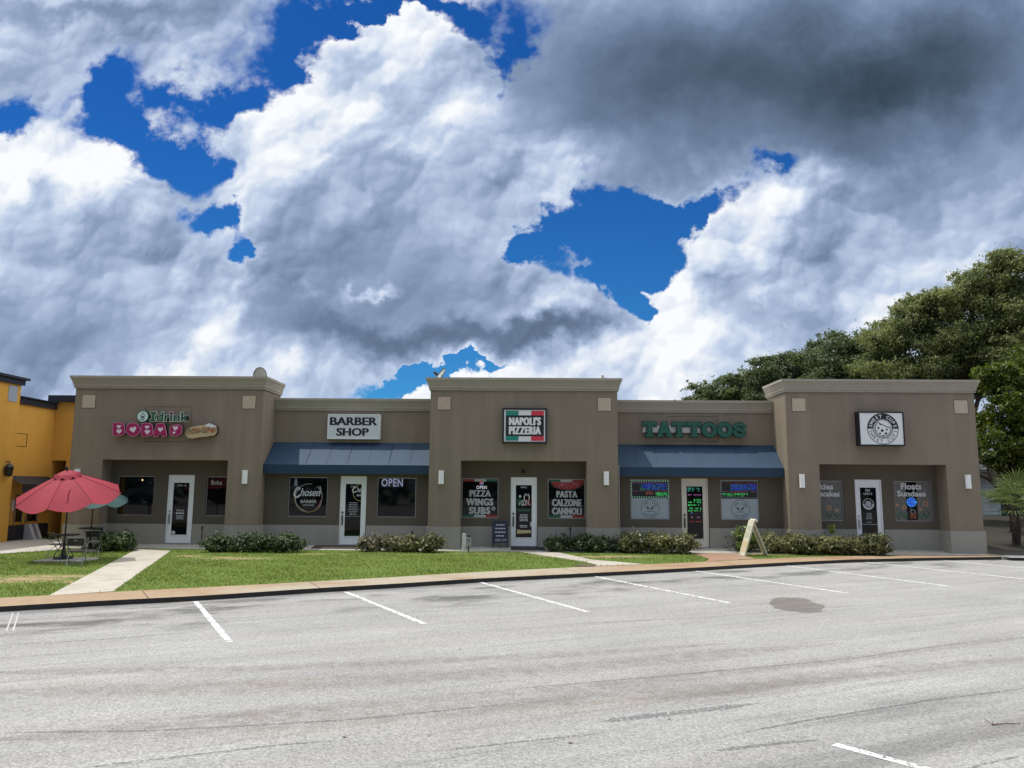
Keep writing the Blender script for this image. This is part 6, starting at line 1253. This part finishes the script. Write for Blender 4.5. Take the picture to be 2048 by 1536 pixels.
SH = [(193, 253, 1104, .66, 'shrub_dark', 'round dark green bush by the pier next to the teal umbrella', 2600), (400, 492, 1105, .58, 'shrub_dark', 'dark hedge bush at the left end below the barber lamp pier', 3600), (478, 598, 1105, .62, 'shrub_dark', 'dark hedge bush with pale leaves left of the barber window', 4200),
      (718, 806, 1104, .60, 'shrub_dry', 'dry tan bush between the barber door and window', 3200), (790, 884, 1105, .60, 'shrub_olive', 'yellowish green bush in front of the middle pier', 3200),
      (1096, 1188, 1104.5, .68, 'shrub_dark', 'dark bush under the pasta window of the pizza bay', 3200), (1178, 1262, 1105, .60, 'shrub_dark', 'low dark bush in front of the pier right of the pizza bay', 2600), (1250, 1388, 1107.5, .72, 'shrub_olive', 'wide olive bush under the left tattoo window', 5200),
      (1476, 1516, 1106, .96, 'shrub_lime', 'light green upright bush behind the sandwich board', 1500), (1528, 1606, 1107.5, .76, 'shrub_olive', 'trimmed olive hedge bush just right of the sandwich board', 4200), (1588, 1690, 1110, .68, 'shrub_olive', 'trimmed olive hedge bush in front of the bakery pier', 4600), (1672, 1779, 1111, .70, 'shrub_olive', 'rounded olive hedge bush at the right end before the bakery door', 5200)]
for a in SH: shrub(a[0], a[1], a[2], a[3], a[4], a[5], a[6], depth=.42 if a[0] != 1476 else .25)
b = G(1472, 1106); t = thing('bare_shrub', 'leafless dark twiggy shrub left of the sandwich board', 'shrub', (b.x, b.y+.2, ZL)); mb = MB(); rd = random.Random(4)
for k in range(16):
    a = rd.uniform(0, 6.28); l = rd.uniform(.35, .75); d = Vector((math.cos(a)*rd.uniform(.3, .9)-.25, math.sin(a)*.5, 1)).normalized(); p0 = Vector((b.x+.12, b.y+.2, ZL)); p1 = p0+d*l*.5+Vector((rd.uniform(-.05, .05), 0, 0)); p2 = p0+d*l+Vector((rd.uniform(-.12, .06), rd.uniform(-.06, .06), rd.uniform(-.05, .1))); mb.tube([p0, p1, p2], [.012, .008, .004], 5)
    for _ in range(3): q = p1.lerp(p2, rd.random()); mb.tube([q, q+Vector((rd.uniform(-.12, .12), rd.uniform(-.1, .1), rd.uniform(0, .12)))], .0035, 4)
mb.build('branch', MT['bark'], t); Pp = np.array([[b.x+rd.uniform(-.35, .25), b.y+.2+rd.uniform(-.2, .2), ZL+rd.uniform(.1, .6)] for _ in range(70)]); tri_mesh('foliage', leaves(Pp, np.tile([0, 0, 1.], (70, 1)), .07), 4, MT['bark'], t)
b = G(1677, 1110); t = thing('sapling', 'thin lime shoot growing up through the hedge by the bakery door', 'plant', (b.x, b.y+.45, ZL)); mb = MB(); mb.tube([(b.x, b.y+.45, ZL), (b.x, b.y+.45, ZL+.95)], .008, 5); mb.build('stem', MT['stem_green'], t); k = 90; Pp = np.stack([b.x+rng.normal(0, .06, k), b.y+.45+rng.normal(0, .05, k), ZL+.68+rng.random(k)*.30], 1); tri_mesh('foliage', leaves(Pp, np.tile([0, 0, 1.], (k, 1)), .07), 4, MT['shrub_lime'], t)

# ------------------------------------------------------------------ trees
def sprays(ells, per, n, lo=1.0, hi=1.38):
    """feathery twig ends that break the outline"""
    S, D = [], []
    for e in ells:
        for _ in range(per):
            d = rng.normal(size=3); d[2] = abs(d[2])*.9+.05*rng.normal(); d /= np.linalg.norm(d); r_ = np.array(e[3:6]); a_ = np.array(e[:3])+d*r_*.8; l_ = d*r_*(rng.uniform(lo, hi)-.8); bend = rng.normal(size=3)*.25*np.linalg.norm(l_)
            f = rng.random(n)**.8; w_ = .16*(1.15-f)*min(1.0, np.linalg.norm(l_)/.6+.4); S.append(a_+f[:, None]*l_+(f**2)[:, None]*bend+rng.normal(size=(n, 3))*w_[:, None]); D.append(np.tile(d, (n, 1)))
    return np.concatenate(S), np.concatenate(D)
def tree(base, ells, label, m_, n, trunk_r=.22, size=.17, crad=.42, clumps=None, group='oak trees behind the shops', limbs=True, inner=.45, per=7, sub_=17, lo=1.0, hi=1.9, extra=None):
    t = thing('oak_tree', label, 'tree', base, group); bx, by, bz = base
    cen = np.array([e[:3] for e in ells]).mean(0); mb = MB(); fork = Vector((bx+(cen[0]-bx)*.25, by+(cen[1]-by)*.2, bz+(cen[2]-bz)*.45))
    mb.tube([(bx, by, bz-.2), (bx+random.uniform(-.1, .1), by, bz+(fork.z-bz)*.5), fork], [trunk_r*1.25, trunk_r, trunk_r*.85], 10); tk = mb.build('trunk', MT['bark'], t, smooth=True)
    # every crown mass: a thin dark heart and flat layered pads of leaves on its shell, with gaps between them
    core = [(*e[:3], e[3]*.66, e[4]*.66, e[5]*.66) for e in ells]; small = []
    for e in ells:
        for _ in range(sub_):
            d = rng.normal(size=3); d[1] -= .25; d /= np.linalg.norm(d); f = rng.uniform(.22, .40); small.append((*(np.array(e[:3])+d*np.array(e[3:6])*rng.uniform(.60, .98)), e[3]*f*1.15, e[4]*f, e[5]*f*.52))
    P0, N0, C0 = crown_points(core, int(n*.30), clumps or int(n*.3/50), crad, inner); Pp, Nn, C = crown_points(small, int(n*.55), int(n*.55/45), crad*.62, .3)
    S, D = sprays(small, per, max(8, int(n*.45/(per*len(small)))), lo, hi); Pp = np.concatenate([P0, Pp, S]); Nn = np.concatenate([N0, Nn, D*.5+np.array([0, 0, .4])])
    if limbs:
        mb = MB()
        for e in ells:
            c = Vector(e[:3]); m1 = fork.lerp(c, .55)+Vector((random.uniform(-.3, .3), random.uniform(-.3, .3), .2)); mb.tube([fork, m1, c], [trunk_r*.6, trunk_r*.4, trunk_r*.2], 7)
        for k in rng.choice(len(C), min(len(C), 60), replace=False):
            c = Vector(C[k]); e = min(ells, key=lambda q: (Vector(q[:3])-c).length); s_ = fork.lerp(Vector(e[:3]), random.uniform(.5, 1)); mb.tube([s_, s_.lerp(c, .5)+Vector((0, 0, .12)), c], [trunk_r*.2, trunk_r*.12, .012], 5)
        for pts, r_ in (extra or []): mb.tube(pts, r_, 8)
        mb.build('limb', MT['bark'], t)
    tri_mesh('crown', leaves(Pp, Nn, size), 4, MT[m_], t); return t
def EL(lst, Y, dy=1.0):
    out = []
    for (px, py, rx, ry, *o) in lst: c = P(px, py, Y+(o[0] if o else 0)); k = (Y+(o[0] if o else 0))/F; out.append((c.x, c.y, c.z, rx*k, (rx+ry)*.5*k*dy, ry*k))
    return out
def at(px, Y, z): c = P(px, 1000, Y); return (c.x, c.y, z)
tree(at(1470, 54, .0), EL([(1450, 800, 70, 38), (1400, 815, 45, 22), (1500, 775, 55, 45)], 54), 'low dark oak crown at the left end, above the green letters roof', 'oak_leaf', 22000, size=.16, crad=.36)
tree(at(1580, 51, .0), EL([(1560, 755, 55, 46), (1625, 738, 60, 50), (1520, 795, 45, 34), (1600, 800, 90, 40)], 51), 'dark oak crown rising behind the left corner of the bakery roof', 'oak_leaf', 38000, size=.13, crad=.36)
tree(at(1715, 48, .3), EL([(1690, 718, 70, 52), (1750, 690, 64, 50), (1650, 770, 50, 40), (1720, 785, 110, 40)], 48), 'mid oak crown behind the centre of the bakery roof', 'oak_leaf', 46000, size=.125, crad=.36)
tree(at(1830, 43, .7), EL([(1805, 672, 64, 50), (1862, 636, 66, 54), (1780, 745, 70, 45), (1880, 740, 90, 55)], 43), 'olive fine-leaved oak crown above the right part of the bakery roof', 'oak_olive', 62000, size=.10, crad=.34)
tree(at(1945, 42, .8), EL([(1898, 606, 52, 42), (1950, 574, 56, 46), (1990, 640, 80, 70), (1912, 690, 64, 54), (1970, 730, 70, 70)], 42), 'tall olive oak with sparse tip, above the right end of the bakery cornice', 'oak_olive', 64000, size=.10, crad=.34)
tree(at(2090, 41, .8), EL([(2010, 545, 48, 40), (2062, 590, 84, 80), (2050, 700, 85, 90), (2140, 640, 90, 110), (2000, 522, 24, 20)], 41), 'tallest feathery oak beyond the far right corner of the building', 'oak_olive', 64000, size=.10, crad=.34)
tree(at(2024, 33.5, .25), EL([(2003, 815, 44, 60), (2040, 770, 48, 75), (1990, 895, 36, 42), (2030, 880, 45, 50), (2080, 830, 60, 90), (2040, 925, 42, 42), (1990, 760, 34, 40), (1925, 880, 55, 60, 3), (1890, 930, 40, 50, 3)], 33.5), 'bright green oak close behind the right corner, dark leaning trunk', 'oak_bright', 24000, trunk_r=.13, size=.12, crad=.22, extra=[([P(2024, 1030, 33.3), P(2005, 985, 33.3), P(1978, 958, 33.2), P(1952, 946, 33.0)], [.15, .12, .08, .04]), ([P(2008, 990, 33.3), P(2000, 960, 33.4), P(2012, 930, 33.4)], [.11, .09, .06]), ([P(1992, 970, 33.2), P(1978, 950, 33.2), P(1972, 925, 33.3)], [.07, .05, .03])])  # last two crown masses, hidden by the building, are added to shade the bank
tree(at(2120, 37, .6), EL([(2075, 960, 50, 70), (2110, 900, 70, 90)], 37), 'dark green oak hanging low behind the fan palm', 'oak_leaf', 9000, size=.15)
for (px, Y, lst, lab) in ((1440, 62, [(1440, 818, 80, 20), (1520, 815, 80, 25)], 'far dark tree crown peeping over the tattoo bay roof'),): tree(at(px, Y, 0), EL(lst, Y), lab, 'oak_leaf', 8000, size=.22)
# dark branches of the near oak
# fan palm
def palm(c, label):
    t = thing('fan_palm', label, 'palm', c, None); c = Vector(c); mb = MB(); mb.tube([c-Vector((0, 0, .1)), c+Vector((.05, 0, .7)), c+Vector((.05, 0, 1.45))], [.14, .16, .12], 9); mb.build('trunk', MT['bark'], t); rd = random.Random(8); crown = c+Vector((.05, 0, 1.45))
    for k in range(22):
        a = rd.uniform(0, 6.28); el = rd.uniform(-.55, 1.15); d = Vector((math.cos(a)*math.cos(el), math.sin(a)*math.cos(el), math.sin(el))); L_ = rd.uniform(.6, 1.15); hub = crown+d*L_; mb = MB(); mb.tube([crown, crown+d*L_*.5+Vector((0, 0, .05)), hub], [.018, .013, .01], 5); s = mb.build('stalk', MT['palm_leaf'], t)
        up = Vector((0, 0, 1)); side = d.cross(up).normalized(); nn = side.cross(d).normalized(); mb = MB(); nb = 22
        for j in range(nb):
            w = R(-115)+R(230)*j/(nb-1); bl = (d*math.cos(w)+side*math.sin(w)).normalized(); ln = rd.uniform(.75, 1.05)*(1-.25*abs(w)/2); ww = (d*-math.sin(w)+side*math.cos(w)).normalized()*.022; p1 = hub+bl*ln*.5+nn*.05; p2 = hub+bl*ln-Vector((0, 0, .10))+nn*.02
            mb.add([hub, p1-ww, p2, p1+ww], [(0, 1, 2, 3)])
        mb.build('frond', MT['palm_leaf'], t)
b = P(2032, 1085, 30.0); palm((b.x, 30.0, .0), 'fan palm with spiky green fronds beside the bank')

# ------------------------------------------------------------------ neighbouring buildings
XW = -19.75
def zat(px, py): # height where a pixel meets the street-side wall of the yellow building
    d = ray(px, py); return CAM + d*((XW-CAM.x)/d.x)
t = thing('yellow_building', 'ochre yellow building with black cornices, navy awning and base', 'building', (XW, 33, ZL))
a = zat(19.8, 787); b = zat(115.7, 808); a2 = zat(19, 802.5); b2 = zat(112, 820.8); zt_ = (a.z+b.z)/2; zb_ = (a2.z+b2.z)/2; ye = b2.y; y0_ = zat(22, 800).y
mb = MB(); mb.box(-36, XW, y0_-12, ye, ZL-.1, zb_); mb.build('wall', MT['ochre_stucco'], t)
mb = MB(); mb.box(-36, XW+.16, y0_-12, ye+.16, zb_+.25, zt_); mb.box(-36, XW+.08, y0_-12, ye+.08, zb_+.001, zb_+.249); mb.build('cornice', MT['navy_trim'], t)
# taller block nearer the street
XT_ = XW+.35; c = P(22, 771, y0_-.02); zt2 = P(22, 771, y0_).z; zt3 = P(28.5, 756.4, y0_).z
mb = MB(); mb.box(-30, XT_, y0_-7, y0_-.001, ZL-.1, zt2); tb = mb.build('tower', MT['ochre_stucco'], t); mb = MB(); mb.box(-30, XT_+.22, y0_-7.2, y0_+.2, zt2+.2, zt3); mb.box(-30, XT_+.1, y0_-7.1, y0_+.1, zt2+.001, zt2+.199); mb.build('cornice', MT['navy_trim'], tb)
p_ = zat(9, 785); mb = MB(); mb.box(XT_+.001, XT_+.02, p_.y-.3, p_.y+.2, p_.z-.35, p_.z+.25); mb.build('wall_tile', MT['frosted'], tb)
# block set back, facing the street, with a covered passage
Y3 = ye-.05; q0 = P(101, 791, Y3); q1 = P(101, 804, Y3); q2 = P(132.6, 921, Y3)
mb = MB(); pierced(mb, XW+.002, -14.0, ZL-.1, q1.z, Y3, Y3+3, [(P(104, 921, Y3).x, q2.x, ZL-.1, q2.z)]); mb.box(XW+.3, -14, Y3+3.001, Y3+3.1, ZL-.1, q1.z); rb = mb.build('rear_wall', MT['ochre_stucco'], t); mb = MB(); mb.box(q0.x, -13.8, Y3-.15, Y3+3, q1.z+.001, q0.z); mb.build('cornice', MT['navy_trim'], rb)
# inset panel lines
g = [zat(23, 861), zat(55, 868), zat(53, 894)]; mb = MB(); mb.box(XW+.0005, XW+.006, g[0].y, g[1].y, g[1].z-.04+.02, g[1].z); mb.box(XW+.0005, XW+.006, g[1].y-.04, g[1].y, g[2].z, g[1].z-.021); mb.box(XW+.0005, XW+.006, g[0].y, g[1].y-.041, g[2].z, g[2].z+.02); mb.build('panel_joint', MT['brown'], t)
# navy awning, shop windows, navy base, pale brackets
aw0, aw1 = zat(5, 951), zat(106, 957); zA = aw0.z; zB = zat(60, 985).z
mb = MB(); yA, yB = y0_, ye-.15
V = [(XW+.002, yA, zA), (XW+.002, yB, zA), (XW+.75, yB, zB+.33), (XW+.75, yA, zB+.33), (XW+.75, yB, zB), (XW+.75, yA, zB)]; mb.add(V, [(0, 3, 2, 1), (3, 5, 4, 2)]); mb.add([(XW+.002, yB, zA), (XW+.75, yB, zB+.33), (XW+.75, yB, zB), (XW+.002, yB, zB)], [(0, 1, 2, 3)]); mb.build('awning', MT['navy_trim'], t)
wz0, wz1 = zat(30, 1044).z, zat(30, 990).z
for (pa, pb) in ((0.02, .16), (.30, .44), (.56, .78)):
    ya, yb_ = yA+(yB-yA)*pa, yA+(yB-yA)*pb; mb = MB(); mb.box(XW+.001, XW+.02, ya, yb_, wz0, wz1); w = mb.build('window', MT['glass'], t); mb = MB(); mb.box(XW+.001, XW+.05, ya-.06, ya-.001, wz0-.05, wz1); mb.box(XW+.001, XW+.05, yb_+.001, yb_+.06, wz0-.05, wz1); mb.build('frame', MT['frame_metal'], w)
ya = yA+(yB-yA)*.22; mb = MB(); mb.box(XW+.002, XW+.012, ya, ya+.32, wz0+.45, wz0+.85); mb.build('paper_notice', MT['white_vinyl'], t)
mb = MB(); mb.box(XW+.001, XW+.12, yA, yB+.1, ZL, wz0-.12); mb.build('base_course', MT['navy_trim'], t)
for px in (45, 57):
    g = zat(px, 1050); mb = MB(); mb.plate([(XW+.13, ZL), (XW+.55, ZL), (XW+.30, wz0-.1), (XW+.13, wz0-.1)], g.y-.09, g.y+.09); mb.build('bracket', MT['pale_vinyl'], t)
g = P(2, 940, y0_-.5); t = thing('lantern', 'black wall lantern on the near corner of the yellow building', 'wall lamp', (XT_, g.y, g.z)); mb = MB(); mb.lathe((XT_+.16, g.y, g.z-.25), [(.04, 0), (.12, .05), (.15, .35), (.17, .36), (.04, .5)], 10); mb.build('lantern_body', MT['black'], t); mb = MB(); mb.tube([(XT_, g.y, g.z+.3), (XT_+.16, g.y, g.z+.32), (XT_+.16, g.y, g.z+.22)], .02, 6); mb.build('bracket', MT['black'], t)
# pale block building seen between the corner and the palm
YB_ = 40.5; b0 = P(1930, 943, YB_); b1 = P(2003, 1031, YB_); t = thing('block_building', 'pale blue-white block building behind the right corner', 'building', (b0.x, YB_, b1.z))
mb = MB(); mb.box(b0.x, b1.x, YB_, YB_+6, b1.z-.3, b0.z); wl = mb.build('wall', MT['block_white'], t); mb = MB(); zz = b1.z
while zz < b0.z-.02: mb.box(b0.x, b1.x, YB_-.004, YB_-.001, zz, zz+.014); zz += .20
xx = b0.x
while xx < b1.x: mb.box(xx, xx+.012, YB_-.006, YB_-.0041, b1.z, b0.z-.01); xx += .40
mb.build('block_joint', MT['block_joint'], wl)
mb = MB(); mb.add([(b0.x-.3, YB_-.5, b0.z-.05), (b1.x+3.0, YB_-.5, b0.z-.05), (b1.x+3.0, YB_+3, b0.z+1.2), (b0.x-.3, YB_+3, b0.z+1.2), (b0.x-.3, YB_-.5, b0.z+.12), (b1.x+3.0, YB_-.5, b0.z+.12)], [(0, 1, 5, 4), (4, 5, 2, 3)])
for k in range(6): f = (k+.5)/6; mb.box(b0.x-.3, b1.x+3, YB_-.5+3.5*f-.02, YB_-.5+3.5*f+.02, b0.z+.12+1.08*f+.004, b0.z+.12+1.08*f+.03)
mb.build('roof', MT['roof_grey'], t); mb = MB(); mb.box(b1.x+.002, b1.x+3, YB_+.1, YB_+6, b1.z-.3, b0.z-.05); mb.build('side_wall', MT['teal_wall'], t)
s0 = P(2000, 936, YB_-1.0); s1 = P(2024, 956, YB_-1.0); t = thing('orange_sign', 'faded orange board hanging behind the oak trunk', 'sign', (s0.x, YB_-1, s1.z)); mb = MB(); mb.box(s0.x, s1.x, YB_-1.0, YB_-.92, s1.z, s0.z); mb.build('board', MT['sign_orange'], t); mb = MB(); mb.tube([(s0.x+.1, YB_-.96, s0.z), (s0.x+.1, YB_-.5, s0.z+.05)], .02, 6); mb.build('bracket', MT['dark_metal'], t)

# the wood on the other side of the car park, behind the photographer
xs = np.arange(-95, 96, 7.0); E = [(x+rng.uniform(-2, 2), -42+rng.uniform(-4, 4), 4.2+rng.uniform(-.5, 1), 5.2, 4, rng.uniform(4.5, 7.5)) for x in xs]; Pp, Nn, C = crown_points(E, 16000, 700, 1.0, .4); Pp = Pp[Pp[:, 2] > ZP]; Nn = Nn[:len(Pp)]
tri_mesh('far_wood', leaves(Pp, Nn, 1.1, 1.5), 4, MT['oak_leaf'], kind='stuff', label='line of dark trees across the car park', cat='wood')
